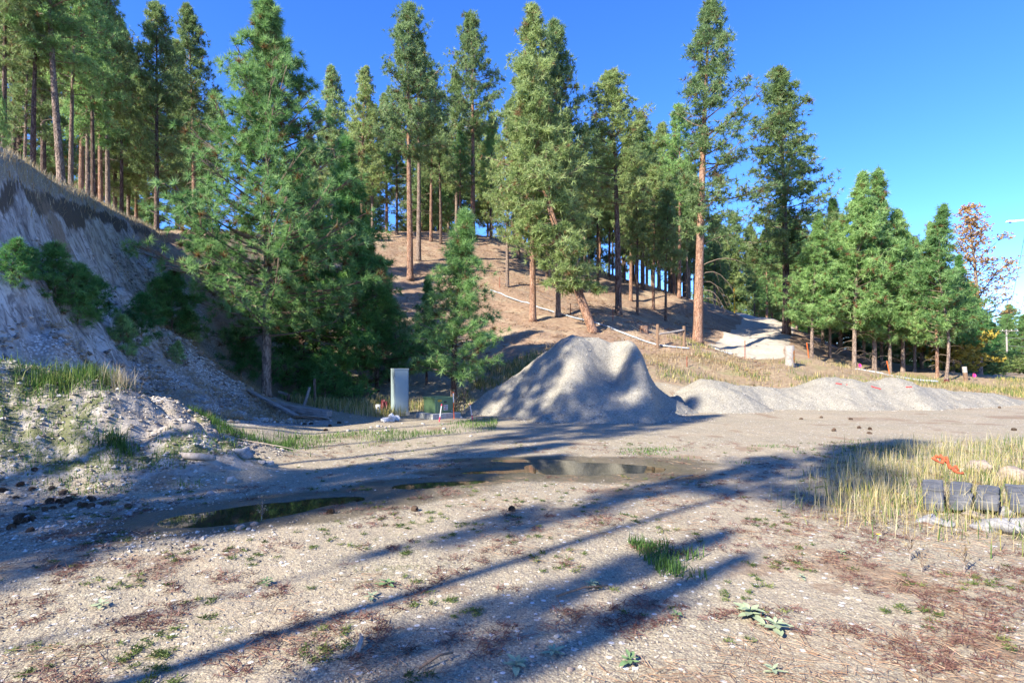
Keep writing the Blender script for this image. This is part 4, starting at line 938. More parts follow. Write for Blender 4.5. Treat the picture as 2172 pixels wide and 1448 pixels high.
# ------------------------------------------------------------------ stones
import bmesh
def stone_mesh(seed, sub=2, flat=0.7, rough=0.28, mat='rock_white'):
    bm = bmesh.new(); bmesh.ops.create_icosphere(bm, subdivisions=sub, radius=0.5)
    rng = random.Random(seed); o = [rng.uniform(0, 99) for _ in range(3)]
    for v in bm.verts:
        c = v.co; k = 1+rough*2*float(vnoise(np.array([c.x*2.1+o[0]+c.z*1.3]), np.array([c.y*2.1+o[1]-c.z*1.7]), seed)[0]) + rough*float(vnoise(np.array([c.x*5+o[1]+c.z*3]), np.array([c.y*5+o[2]+c.z]), seed+1)[0])
        v.co = Vector((c.x*k, c.y*k*0.85, c.z*k*flat))
    me = bpy.data.meshes.new("rock"); bm.to_mesh(me); bm.free(); me.materials.append(M[mat])
    me.polygons.foreach_set("use_smooth", np.ones(len(me.polygons), dtype=bool)); return me
ROCKS = {m: [stone_mesh(300+i+j*20, 2, 0.6+0.05*i, 0.25, m) for i in range(4)] for j, m in enumerate(('rock_white', 'rock_tan', 'rock_grey'))}
BOULD = [stone_mesh(400+i, 3, 0.75, 0.42, ('rock_tan', 'rock_grey', 'rock_white')[i % 3]) for i in range(6)]
rk = random.Random(9)
def rock(x, y, size, label, group=None, mat=None, me=None, z=None, flat=1.0):
    me = me or rk.choice(ROCKS[mat or rk.choice(('rock_white', 'rock_white', 'rock_tan', 'rock_grey'))])
    o = link('rock', me, loc=(x, y, (surf(x, y) if z is None else z)+size*0.12*flat)); o.scale = (size, size*rk.uniform(.75, 1.1), size*flat*rk.uniform(.8, 1.1))
    o.rotation_euler = (rk.uniform(-.3, .3), rk.uniform(-.3, .3), rk.uniform(0, 6.3)); return tag(o, label, "rock", group)
def gpx(px, py): return G((px, py))[0]
for (px, py, sz, mi, lab) in ((448, 985, 0.24, 0, "rounded tan boulder at the foot of the mound"), (514, 1003, 0.27, 1, "angular grey rock standing beside the driftwood"), (490, 1026, 0.19, 2, "flat pale rock in front of the angular grey rock"),
                              (555, 1003, 0.13, 1, "dark stone beside the pale round stone at the wet edge"), (572, 1000, 0.14, 2, "pale round stone at the wet edge"), (473, 995, 0.10, 0, "small tan stone next to the boulder")):
    x_, y_ = gpx(px, py); rock(x_, y_, sz, lab, me=BOULD[mi])
for (px, py, sz, mi, lab) in ((2080, 1003, 0.42, 0, "big pale tan rock in the grass behind the slabs"), (2150, 1020, 0.36, 0, "second tan rock in the grass next to the big one"), (2040, 1003, 0.15, 2, "small white stone at the side of the big tan rock")):
    x_, y_ = gpx(px, py); rock(x_, y_, sz, lab, me=BOULD[mi])
x_, y_ = gpx(60, 1068); rock(x_, y_, 0.13, "bluish stone lying among the dark cones", me=BOULD[1])
n = 0
while n < 170:                                        # talus below the cut bank
    y0 = rk.uniform(9.8, 18.6); tx = float(np.interp(y0, TOE[:, 0], TOE[:, 1])); cx_ = float(np.interp(y0, CREST[:, 0], CREST[:, 1])); x0 = cx_+(tx-cx_)*rk.uniform(0.5, 1.12)
    if float(mound(np.array([x0]), np.array([y0]))[0]) > 0.05: continue
    rock(x0, y0, rk.choice((0.09, 0.10, 0.12, 0.14, 0.19)), "pale stone in the rubble at the foot of the cut bank", "stones in the bank rubble", rk.choice(('rock_white', 'rock_white', 'rock_tan'))); n += 1
for i in range(60):
    px, py = rk.uniform(-10, 560), rk.uniform(1010, 1130); x0, y0 = gpx(px, py)
    if float(puddle(np.array([x0]), np.array([y0]))[0]) > -0.5 or float(mound(np.array([x0]), np.array([y0]))[0]) > 0.1: continue
    rock(x0, y0, rk.choice((0.05, 0.06, 0.07, 0.09)), "river pebble in the shady gravel below the mound", "pebbles below the mound")
for i in range(26):
    x0, y0 = gpx(rk.uniform(700, 1010), rk.uniform(886, 925)); rock(x0, y0, rk.choice((0.07, 0.09, 0.12)), "pale stone on the lot edge near the cabinet", "stones on the lot edge", 'rock_white')
for i in range(22):
    x0, y0 = gpx(rk.uniform(900, 1250), rk.uniform(1340, 1445)); rock(x0, y0, rk.choice((0.022, 0.03, 0.04)), "small smooth pebble near the camera", "small pebbles near the camera", rk.choice(('rock_white', 'rock_tan')))
# loose gravel, too much of it to count
R3 = np.random.default_rng(303)
def pebbles(name, x, y, size, label, mat, seed, zf=hz):
    rng = np.random.default_rng(seed); n = len(x)
    base = np.array([(1, 0, 0), (0, 1, 0), (-1, 0, 0), (0, -1, 0), (0.2, 0.1, 0.7), (0, 0, -0.7)], float)
    fa = np.array([(0, 1, 4), (1, 2, 4), (2, 3, 4), (3, 0, 4), (1, 0, 5), (2, 1, 5), (3, 2, 5), (0, 3, 5)])
    s = size*(0.45+rng.random(n)**3*1.6); az = rng.random(n)*6.283
    b = base[None]*(1+rng.uniform(-.35, .35, (n, 6, 3))); b = b*(s*0.5)[:, None, None]
    c, s_ = np.cos(az)[:, None], np.sin(az)[:, None]
    V = np.stack([b[:, :, 0]*c-b[:, :, 1]*s_, b[:, :, 0]*s_+b[:, :, 1]*c, b[:, :, 2]], 2) + np.stack([x, y, zf(x, y)+s*0.12], 1)[:, None, :]
    me = mesh_np(name, V.reshape(-1, 3), [(np.arange(n)[:, None, None]*6+fa[None]).reshape(-1, 3)], M[mat], tint=np.repeat(rng.random(n), 8))
    return tag(link(name, me), label, "gravel", kind='stuff')
t = NT("pebble"); M['pebble'] = t.fin(t.cramp(t.attr("tint"), [(0, (0.12, 0.10, 0.085)), (0.35, (0.25, 0.21, 0.17)), (0.8, (0.36, 0.315, 0.265)), (1, (0.50, 0.46, 0.41))]), 0.85, None, 0.25)
x_, y_ = lot_pts(13000, R3, 91, -0.25, 0.7, 9.5); k = R3.random(len(x_)) < np.where(x_ < 0.3*y_, 1, 0.5); pebbles("loose_gravel", x_[k], y_[k], 0.0135, "loose fine gravel on the surface of the lot", 'pebble', 31)
px_, py_ = R3.uniform(-60, 700, 6000), R3.uniform(1035, 1230, 6000); d_ = 1931.0/(py_-HY); xx = (px_-CX)*d_/F; k = (mound(xx, d_) < 0.15) & (puddle(xx, d_) < -0.4) & (R3.random(6000) < sstep(640, 380, px_)*sstep(1215, 1120, py_)+0.0); pebbles("shady_gravel", xx[k], d_[k], 0.026, "coarse pale gravel in the shade below the mound", 'pebble', 32)
y0 = R3.uniform(9.3, 19, 9000); tx = np.interp(y0, TOE[:, 0], TOE[:, 1]); cx_ = np.interp(y0, CREST[:, 0], CREST[:, 1]); x0 = cx_+(tx-cx_)*R3.uniform(0.42, 1.2, 9000)
k = (mound(x0, y0) < 0.1) & (fbm(x0*0.8, y0*0.8, 95, 3) > -0.12); pebbles("bank_rubble", x0[k], y0[k], 0.075, "white stony rubble spilled down the cut bank", 'pebble', 33)

gx_, gy_ = R3.uniform(-2.2, 6.0, 9000), R3.uniform(15.4, 20.5, 9000); hp_ = pile_fn(gx_, gy_)-hz(gx_, gy_); k = (hp_ > -0.25) & (R3.random(9000) < np.where(hp_ < 0.25, 0.9, 0.45))
pebbles("pile_stones", gx_[k], gy_[k], 0.030, "loose stones rolled over the gravel heap and its foot", 'pebble', 35, lambda a, b: np.maximum(hz(a, b), pile_fn(a, b)))
gx_, gy_ = R3.uniform(5.0, 20, 9000), R3.uniform(18.8, 23.5, 9000); hp_ = berm_fn(gx_, gy_)-hz(gx_, gy_); k = (hp_ > -0.2) & (R3.random(9000) < np.where(hp_ < 0.2, 0.7, 0.35))
pebbles("windrow_stones", gx_[k], gy_[k], 0.030, "loose stones on the gravel windrow and along its foot", 'pebble', 36, lambda a, b: np.maximum(hz(a, b), berm_fn(a, b)))
mx, my = R3.uniform(-8.3, -4.0, 5200), R3.uniform(6.4, 10.8, 5200); k = mound(mx, my) > 0.03
pebbles("mound_clods", mx[k], my[k], 0.042, "dirt clods and small stones on the dirt mound", 'pebble', 34)

y0 = R3.uniform(9.5, 24, 3200); tx = np.interp(y0, TOE[:, 0], TOE[:, 1]); cx_ = np.interp(y0, CREST[:, 0], CREST[:, 1]); x0 = cx_+(tx-cx_)*R3.uniform(0.10, 0.5, 3200)
k = fbm(x0*0.9, y0*0.9, 96, 3) > -0.05; pebbles("bank_stones", x0[k], y0[k], 0.06, "stones and clods sticking out of the cut bank face", 'pebble', 37)

# ------------------------------------------------------------------ pine cones, sticks, logs
M['cone'] = mat_simple("cone", (0.055, 0.035, 0.025), (0.11, 0.07, 0.045), 30, 0.85, 0)
cm = MB(); rc = random.Random(4)
for r_ in range(7):
    zz = -0.5+r_/6.0; rad = 0.30*math.sqrt(max(0.05, 1-(zz*1.55)**2))+0.02
    for k in range(8):
        a = k*0.785+r_*0.39
        p = Vector((math.cos(a)*rad*0.5, math.sin(a)*rad*0.5, zz)); q = Vector((math.cos(a)*rad*1.35, math.sin(a)*rad*1.35, zz+0.12))
        tn = Vector((-math.sin(a), math.cos(a), 0))*0.10
        cm.add([p-tn*0.6, p+tn*0.6, q+tn, q-tn, p+Vector((0, 0, -0.10))], [(0, 1, 2, 3), (0, 3, 4), (1, 4, 2), (4, 3, 2)])
cone_me = cm.mesh("pine_cone", M['cone'])
def cone(x, y, s, label, group):
    o = link('pine_cone', cone_me, loc=(x, y, surf(x, y)+s*rc.uniform(.05, .26))); o.scale = (s, s, s*0.85); o.rotation_euler = (rc.uniform(1.1, 1.8), rc.uniform(0, .4), rc.uniform(0, 6.3)); return tag(o, label, "pine cone", group)
for i in range(34):
    px, py = rc.choice(((50, 1060, 55, 22), (130, 1062, 60, 14), (190, 1070, 60, 12), (30, 1110, 40, 26)))[:2]
    x0, y0 = gpx(px+rc.gauss(0, 38), py+rc.gauss(0, 11)); cone(x0, y0, rc.uniform(.05, .105), "dark pine cone in the heap at the foot of the mound", "pine cones heaped below the mound")
for (px, py) in ((1700, 888), (1742, 886), (1768, 915), (1822, 909), (1845, 912), (1845, 920), (2150, 912), (1805, 890), (2120, 865), (660, 899), (700, 905), (720, 898), (690, 915), (645, 906)):
    x0, y0 = gpx(px, py); cone(x0, y0, 0.11, "pine cone lying on the open gravel lot", "pine cones on the open lot")
for (px, py) in ((1085, 1085), (880, 1083), (700, 1087)):
    x0, y0 = gpx(px, py); cone(x0, y0, 0.09, "weathered pine cone on gravel near the puddles", "pine cones near the puddles")

def stick(pts, r0, r1, label, name='stick', cat='stick', mat='twig_grey', n=7):
    m = MB(); k = len(pts); m.tube(pts, [r0+(r1-r0)*i/(k-1) for i in range(k)], n); o = m.obj(name, M[mat], smooth=True); return tag(o, label, cat)
def gz(px, py, h): x, y = gpx(px, py); return (x, y, Z1(x, y)+h)
lg = thing('driftwood_log', "bleached driftwood log with a broken stub at the foot of the mound", "log", gz(412, 1020, 0))
m = MB(); m.tube([(-0.33, 0.06, 0.10), (-0.15, 0.02, 0.07), (0.08, 0.0, 0.06), (0.30, -0.03, 0.045)], [0.035, 0.045, 0.05, 0.035], 9); m.obj('trunk', M['twig_grey'], lg, True)
m = MB(); m.tube([(-0.18, 0.0, 0.06), (-0.30, -0.05, 0.045), (-0.36, -0.07, 0.03)], [0.04, 0.032, 0.02], 7); m.obj('stub', M['twig_grey'], lg, True)
for (a, b, lab) in (((505, 968), (690, 972), "long thin grey stick on the sunny strip by the mound"), ((835, 975), (800, 974), "short dark broken branch by the wet strip"), ((1415, 1023), (1470, 1010), "crooked stick at the edge of the bright puddle"),
                    ((757, 1392), (763, 1358), "short upright bluish grey stick near the camera"), ((890, 1428), (960, 1398), "rusty straight twig near the camera"), ((1180, 1270), (1290, 1250), "long reddish twig on the gravel near the camera")):
    p0, p1 = gz(*a, 0.02), gz(*b, 0.03); mid = [(p0[i]+p1[i])/2+(0.02 if i == 2 else 0.015) for i in range(3)]
    stick([p0, mid, p1], 0.018 if 'short' in lab else 0.008, 0.006, lab, mat='twig_grey' if 'red' not in lab and 'rust' not in lab else 'wood_brown')

# ------------------------------------------------------------------ old beam and its debris under the bright pine
def span(a, b):                                       # frame between two points
    a, b = Vector(a), Vector(b); q = (b-a).to_track_quat('X', 'Z'); return (a+b)/2, (b-a).length, q
def at(px, d, h=0.0): x, y = W(px, d); return Vector((x, y, Z1(x, y)+h))
def board(name, a, b, wy, wz, mat, label, cat, rng=random.Random(2), bev=0.015):
    c, L, q = span(a, b); m = MB(); n = 10; Rm = q.to_matrix()
    for i in range(n+1):
        t_ = -L/2+L*i/n
        for (sy, sz) in ((-1, -1), (1, -1), (1, 1), (-1, 1)):
            m.v.append((t_, sy*wy/2+rng.uniform(-.006, .006), sz*wz/2+rng.uniform(-.010, .010)))
    for i in range(n):
        for k in range(4): m.f.append((i*4+k, i*4+(k+1) % 4, i*4+4+(k+1) % 4, i*4+4+k))
    m.f.append((3, 2, 1, 0)); m.f.append((n*4, n*4+1, n*4+2, n*4+3))
    o = m.obj(name, M[mat], bevel=bev); o.location = c; o.rotation_mode = 'QUATERNION'; o.rotation_quaternion = q; return tag(o, label, cat)
pa, pb = W(487, 18.2), W(699, 16.9)
board('wooden_beam', (*pa, ZP(848, 18.2)+0.02), (*pb, ZP(880, 16.9)+0.04), 0.26, 0.20, 'wood_grey', "long grey squared timber beam lying at the foot of the bright pine", "beam", bev=0.02)
board('wooden_plank', at(500, 17.7, 0.06), at(640, 16.6, 0.05), 0.16, 0.05, 'wood_grey', "split plank half buried below the long beam", "plank", bev=0.006)
board('wooden_plank', at(593, 20, 0.22), at(612, 19.8, 0.2), 0.12, 0.06, 'wood_grey', "short board on the ground beside the dark stub", "plank", bev=0.006)
def post(name, a, b, r, mat, label, cat="post", n=8):
    m = MB(); a, b = Vector(a), Vector(b); m.tube([a, a.lerp(b, .5)+Vector((.004, .003, 0)), b], [r*1.05, r, r*.95], n); o = m.obj(name, M[mat], smooth=False, bevel=0.004); return tag(o, label, cat)
post('tilted_post', at(644, 18.8, -0.05), at(657, 18.8, 0.62), 0.05, 'wood_grey', "tilted grey split post in the grass behind the beam end")
post('wooden_stub', at(610, 19.4, -0.05), at(613, 19.4, 0.26), 0.05, 'bark_dark', "dark short stub standing behind the middle of the beam")
post('bare_stem', at(668, 19.2, -0.05), at(667, 19.2, 0.9), 0.045, 'bark_grey', "pale bare stem under the bright pine behind the beam end", "tree stem")
rt = random.Random(12)
for i, lab in enumerate(("curled root chunk under the right end of the long beam", "dark bark slab in front of the long beam", "forked dead branch by the beam end", "thin pale branch poking from the needle slope below the beam")):
    p = at(640+i*18-40*(i == 3), 16.5+0.1*i, 0.04); a = rt.uniform(-.6, .6)
    stick([p+Vector((-0.4, 0.05, 0.02)), p+Vector((-0.15, -0.03, 0.08)), p+Vector((0.1, 0.03, 0.05)), p+Vector((0.35, -0.04+a*.1, 0.0))], 0.055 if i < 2 else 0.03, 0.02, lab, name='dead_branch', cat='branch', mat='wood_brown' if i < 2 else 'twig_grey')

# ------------------------------------------------------------------ utility boxes and stakes
M['grey_green'] = mat_simple("cabinet_paint", (0.25, 0.31, 0.315), (0.22, 0.275, 0.285), 2.5, 0.45, 0.02, spec=0.4, dirt=(0.22, 0.24, 0.22), dirt_amt=0.3)
M['green_paint'] = mat_simple("green_paint", (0.12, 0.20, 0.095), (0.095, 0.165, 0.08), 3, 0.4, 0.02, spec=0.45, dirt=(0.13, 0.14, 0.09), dirt_amt=0.4)
M['concrete'] = mat_simple("concrete", (0.40, 0.40, 0.37), (0.28, 0.28, 0.26), 14, 0.9, 0.4, dirt=(0.17, 0.17, 0.13))
M['white_paint'] = mat_simple("white_paint", (0.62, 0.61, 0.60), (0.50, 0.49, 0.475), 9, 0.6, 0.05, dirt=(0.34, 0.30, 0.25))
M['orange_paint'] = mat_simple("orange_paint", (0.72, 0.12, 0.02), (0.58, 0.10, 0.02), 9, 0.6, 0.05)
M['pink_paint'] = mat_simple("pink_paint", (0.75, 0.03, 0.10), (0.6, 0.03, 0.08), 9, 0.6, 0.03)
M['red_ink'] = mat_simple("red_ink", (0.55, 0.03, 0.03), (0.5, 0.03, 0.03), 9, 0.6, 0)
M['black_ink'] = mat_simple("black_ink", (0.03, 0.03, 0.035), (0.04, 0.04, 0.045), 9, 0.6, 0)
M['yellow_ink'] = mat_simple("yellow_ink", (0.75, 0.42, 0.02), (0.7, 0.4, 0.02), 9, 0.5, 0)
M['steel'] = mat_simple("steel", (0.35, 0.35, 0.36), (0.25, 0.25, 0.26), 9, 0.45, 0.05, metal=0.7)
M['rust'] = mat_simple("rust", (0.26, 0.075, 0.04), (0.17, 0.05, 0.03), 12, 0.85, 0.2)
M['dark_red'] = mat_simple("dark_red", (0.12, 0.015, 0.02), (0.07, 0.01, 0.015), 9, 0.5, 0.1)
M['pipe_white'] = mat_simple("pipe_white", (0.36, 0.40, 0.45), (0.28, 0.31, 0.35), 3, 0.4, 0.03, spec=0.5, dirt=(0.3, 0.27, 0.23))
M['wire'] = mat_simple("wire", (0.10, 0.10, 0.11), (0.13, 0.13, 0.14), 3, 0.5, 0)

def bx(name, c, size, mat, parent, bev=0.006):
    m = MB(); m.box(c, size); return m.obj(name, M[mat], parent, bevel=bev)
p = at(848, 18.4)
cab = thing('utility_cabinet', "tall pale grey green utility cabinet standing alone in dry grass", "utility cabinet", p, math.radians(26))
hC = ZP(783, 18.4)-p.z
bx('body', (0, 0, hC/2), (0.48, 0.42, hC), 'grey_green', cab, 0.012)
bx('gap_shade', (0, -0.2105, hC/2+0.02), (0.445, 0.006, hC-0.10), 'black_ink', cab, 0)  # black sheet painted in as the shaded gap around the front panel
bx('front_panel', (0, -0.216, hC/2+0.02), (0.425, 0.012, hC-0.12), 'grey_green', cab, 0.004)
for k_ in (-1, 1): bx('hinge', (-0.222, -0.218, hC*(0.5+0.3*k_)), (0.018, 0.016, 0.09), 'steel', cab, 0.003)
bx('plinth', (0, 0, 0.03), (0.54, 0.48, 0.10), 'concrete', cab, 0.006)
bx('cap', (0, 0, hC+0.012), (0.495, 0.435, 0.03), 'grey_green', cab, 0.008)
bx('latch', (0.17, -0.222, hC*0.55), (0.02, 0.012, 0.07), 'steel', cab, 0.003)

p = at(930, 17.4)
pad = bx('concrete_pad', (0, 0, 0.05), (1.02, 0.92, 0.22), 'concrete', None, 0.012); pad.location = p; pad.rotation_euler = (0, 0, math.radians(41)); tag(pad, "square concrete pad under the green transformer box", "concrete pad")
tr = thing('transformer_box', "low dark green transformer box on a concrete pad", "transformer", p+Vector((0, 0, 0.16)), math.radians(41))
bx('body', (0, 0, 0.22), (0.66, 0.62, 0.44), 'green_paint', tr, 0.015)
bx('lid', (0, 0, 0.455), (0.69, 0.65, 0.05), 'green_paint', tr, 0.015)
bx('door', (0.03, -0.314, 0.21), (0.56, 0.012, 0.37), 'green_paint', tr, 0.004)      # shady face
lb = bx('warning_label', (-0.17, -0.322, 0.375), (0.13, 0.004, 0.05), 'yellow_ink', tr, 0)
for k in range(3): bx('mark', (-0.205+k*0.035, -0.3255, 0.375), (0.02, 0.003, 0.022), 'black_ink', lb, 0)
lb = bx('information_label', (0.05, -0.322, 0.165), (0.15, 0.004, 0.16), 'white_paint', tr, 0)
for (cx_, cz, sx, sz, mm) in ((0.015, 0.215, 0.05, 0.03, 'red_ink'), (0.085, 0.21, 0.05, 0.016, 'black_ink'), (0.05, 0.165, 0.10, 0.014, 'black_ink'), (0.02, 0.125, 0.05, 0.03, 'red_ink'), (0.085, 0.12, 0.04, 0.014, 'black_ink')):
    bx('mark', (cx_, -0.3255, cz), (sx, 0.003, sz), mm, lb, 0)
bx('emblem', (0.03, -0.322, 0.33), (0.10, 0.004, 0.05), 'black_ink', tr, 0)
bx('latch', (0.27, -0.325, 0.05), (0.05, 0.02, 0.05), 'steel', tr, 0.004)

def stake(name, a, b, w, bands, label, cat="stake", marks=()):
    a, b = Vector(a), Vector(b); c, L, q = span(a, b)
    r = thing(name, label, cat, a); r.rotation_mode = 'QUATERNION'; r.rotation_quaternion = (b-a).to_track_quat('Z', 'Y')
    z = 0
    for (nm, fr, mt) in bands:
        bx(nm, (0, 0, z+fr*L/2), (w, w*0.45, fr*L), mt, r, 0.002); z += fr*L
    for (fz, mt, sx) in marks:
        for sy in (-1, 1): bx('mark', (0, sy*(w*0.225+0.002), fz*L), (w*sx, 0.004, L*0.022), mt, r, 0)
    return r
stake('marker_stake', at(963, 17.0, -0.02), at(961.5, 17.0, 0.80), 0.05, (('lower_band', 0.62, 'orange_paint'), ('upper_band', 0.34, 'white_paint'), ('tip', 0.04, 'orange_paint')), "tall orange and white marker stake beside the green transformer")
mk = [(0.72, 'red_ink', .5), (0.66, 'red_ink', .7), (0.60, 'red_ink', .35), (0.53, 'red_ink', .6), (0.46, 'red_ink', .5)]
stake('survey_stake', at(931.5, 16.3, -0.02), at(937, 16.3, 0.50), 0.055, (('lower_band', 0.30, 'pink_paint'), ('middle_band', 0.60, 'white_paint'), ('tip', 0.10, 'pink_paint')), "pink and white survey stake leaning in front of the green transformer", marks=mk)
stake('survey_stake', at(1003, 16.5, -0.02), at(996.5, 16.5, 0.50), 0.045, (('lower_band', 0.34, 'pink_paint'), ('middle_band', 0.56, 'white_paint'), ('tip', 0.10, 'pink_paint')), "slim pink and white survey stake at the toe of the gravel heap", marks=mk)
p = at(802, 18.2)
pe = thing('white_pedestal', "short white pedestal tube with dark holes left of the grey cabinet", "pedestal", p)
m = MB(); m.tube([(0, 0, -0.02), (0, 0, 0.17), (0, 0, 0.34)], [0.075, 0.075, 0.078], 14); m.obj('body', M['white_paint'], pe, True)
for zz in (0.245, 0.16): bx('opening', (0.02, -0.072, zz), (0.06, 0.02, 0.045), 'black_ink', pe, 0.004)
def crumple(name, px, d, size, mat, label, cat, seed, sink=0.3):
    bm = bmesh.new(); bmesh.ops.create_icosphere(bm, subdivisions=3, radius=0.5); rr = np.random.default_rng(seed)
    for v in bm.verts:
        c = v.co.copy(); k = 1+1.1*float(vnoise(np.array([c.x*4+seed+c.z*2]), np.array([c.y*4-c.z*3]), seed)[0]) + 0.5*float(vnoise(np.array([c.x*11+c.z*7]), np.array([c.y*11+c.z*5]), seed+2)[0])
        v.co = Vector((c.x*k*size[0], c.y*k*size[1], c.z*k*size[2]))
    me = bpy.data.meshes.new(name); bm.to_mesh(me); bm.free(); me.materials.append(M[mat])
    return tag(link(name, me, loc=at(px, d, size[2]*(0.5-sink))), label, cat)
crumple('plastic_bag', 830, 16.5, (0.42, 0.3, 0.28), 'white_paint', "crumpled white plastic bag on the ground in front of the cabinet", "plastic bag", 5)
crumple('red_bundle', 814, 18.5, (0.2, 0.2, 0.55), 'dark_red', "dark red crumpled bundle between white pedestal and grey cabinet", "bundle", 6)

# ------------------------------------------------------------------ pipes, fence, posts on the hill
def pipe(name, pts, r, label):
    P = []
    for (p0, p1) in zip(pts[:-1], pts[1:]):
        for i in range(8): P.append(at(p0[0]+(p1[0]-p0[0])*i/8, p0[1]+(p1[1]-p0[1])*i/8))
    P.append(at(*pts[-1])); n = len(P); Z = [p.z for p in P]
    for i in range(n):
        zs = Z[max(0, i-3):i+4]; P[i] = Vector((P[i].x, P[i].y, max(sum(zs)/len(zs), Z[i])+r*1.2))
    m = MB(); m.tube(P, r, 8); return tag(m.obj(name, M['pipe_white'], smooth=True), label, "pipe")
pipe('irrigation_pipe', [(1040, 41.5), (1130, 38.5), (1250, 34.2), (1340, 32.3), (1422, 31.2), (1462, 31.0)], 0.045, "long white pipe running down across the needle covered hill")
pipe('irrigation_pipe', [(1508, 35.2), (1530, 34.6), (1556, 34.4)], 0.06, "short white pipe at the lower end of the dirt road")
pipe('irrigation_pipe', [(1808, 36.5), (1880, 35.5), (1990, 34.5)], 0.065, "white pipe lying along the foot of the roadside stand")
fr = thing('rail_fence', "weathered two post rail fence section by the giant ponderosa", "fence", at(1423, 31.3))
o_ = Vector(fr.location)
def sub(pts, r, nm, mat, parent, n=8):
    m = MB(); m.tube([Vector(q)-o_ for q in pts], r, n); return m.obj(nm, M[mat], parent)
a0, a1 = at(1395, 31.2), at(1451, 31.6)
sub([a0+Vector((0, 0, -.1)), a0+Vector((0, 0, 1.32))], 0.085, 'post', 'wood_brown', fr); sub([a1+Vector((0, 0, -.1)), a1+Vector((0, 0, 1.12))], 0.085, 'post', 'wood_brown', fr)
sub([a0+Vector((0.05, -.09, 0.78)), a0.lerp(a1, .5)+Vector((0, -.09, 0.83)), a1+Vector((-.05, -.09, 0.9))], 0.05, 'rail', 'wood_grey', fr)
for (px, d, h, lab) in ((1210, 36.5, 0.75, "rusty metal post beside the white pipe near the grey trunk"), (1300, 34.8, 0.8, "rusty metal post near the tilted brown trunk"), (1060, 42.5, 0.8, "rusty metal post at the top end of the white pipe"), (1580, 34.5, 1.1, "red metal post standing in front of the dirt road"), (1457, 27.5, 0.5, "small faded pinkish stake on the dry bench")):
    post('metal_post', at(px, d, -.1), at(px, d, h), 0.028, 'rust', lab, "metal post", 5)
for (pts, lab) in (([(1060, 42.5), (1210, 36.5), (1300, 34.8), (1395, 31.2)], "thin fence wire strung along the metal posts on the hill"),):
    m = MB()
    for hh in (0.4, 0.7): m.tube([at(px, d, hh) for (px, d) in pts], 0.008, 4)
    tag(m.obj('fence_wire', M['wire']), lab, "wire")
for (a, b, lab) in (((1716, 36.5), (1711, 36.5), "orange stake leaning beside the young pine next to the stump"), ((1889, 35.5), (1881, 35.5), "orange stake leaning over the white pipe at the roadside stand")):
    post('orange_stake', at(*a, -.1), at(*b, 0.95), 0.032, 'orange_paint', lab, "stake", 5)
st = thing('tree_stump', "weathered grey stump post with an orange scar in front of the road", "stump", at(1675, 33))
m = MB(); m.tube([(0, 0, -.1), (0, 0, 0.1), (0.01, 0, .6), (0, 0, 1.18)], [0.34, 0.26, 0.25, 0.24], 12); m.obj('trunk', M['wood_grey'], st, True)
m = MB()
for i in range(8):
    z0 = 0.2+i*0.1; a0, a1 = -1.2+0.08*math.sin(i*2), -0.35+0.1*math.sin(i*1.7)
    rr_ = 0.262
    m.v += [(rr_*math.cos(a0), rr_*math.sin(a0), z0), (rr_*math.cos((a0+a1)/2)*1.02, rr_*math.sin((a0+a1)/2)*1.02, z0), (rr_*math.cos(a1), rr_*math.sin(a1), z0)]
for i in range(7): m.f += [(i*3, i*3+1, i*3+4, i*3+3), (i*3+1, i*3+2, i*3+5, i*3+4)]
M['scar'] = mat_simple("scar", (0.52, 0.20, 0.05), (0.36, 0.13, 0.04), 6, 0.8, 0.3, (4, 4, 0.6)); m.obj('scar', M['scar'], st)
st = thing('tree_stump', "small sawn stump beside the white pipe up on the hill", "stump", at(1366, 33.5))
m = MB(); m.tube([(0, 0, -.1), (0, 0, .36)], [0.30, 0.27], 12); m.obj('trunk', M['bark_orange'], st)
post('marker_pole', at(1558, 74, -.2), at(1557, 74, 3.6), 0.10, 'yellow_ink', "tall orange yellow marker pole at the top of the dirt road", "pole")
pw = thing('leaning_post', "leaning post with whitish top at the open end of the stand", "post", at(2049, 37)); o_ = Vector(pw.location)
sub([at(2050, 37, -.1), at(2047, 37, 0.55)], 0.13, 'post', 'wood_brown', pw); sub([at(2047, 37, 0.551), at(2045.5, 37, 0.92)], 0.132, 'top', 'rock_white', pw)
M['pink_flag'] = mat_simple("pink_flag", (0.85, 0.03, 0.25), (0.8, 0.03, 0.22), 9, 0.5, 0)
for (px, d, lab) in ((2064, 37, "bright pink ribbon flag in the grass past the leaning post"), (1821, 37, "small pink ribbon flag between trunks of the stand")):
    f_ = thing('pink_flag', lab, "flag", at(px, d)); 
    m = MB(); m.tube([(0, 0, -.05), (0.01, 0, 0.5)], 0.012, 5); m.obj('stem', M['wire'], f_)
    m = MB(); m.add([(0.01, 0, .5), (.16, .03, .48), (.2, -.02, .34), (.12, .05, .22), (0, .02, .3), (.01, .03, .5), (.16, .06, .48), (.2, .01, .34), (.12, .08, .22), (0, .05, .3)], [(0, 1, 2, 3, 4), (9, 8, 7, 6, 5), (0, 5, 6, 1), (1, 6, 7, 2), (2, 7, 8, 3), (3, 8, 9, 4), (4, 9, 5, 0)]); m.obj('ribbon', M['pink_flag'], f_)
crumple('red_rag', 2006, 36, (0.3, 0.25, 0.3), 'dark_red', "dark red object at the base of the stout pinkish trunk", "rag", 8)

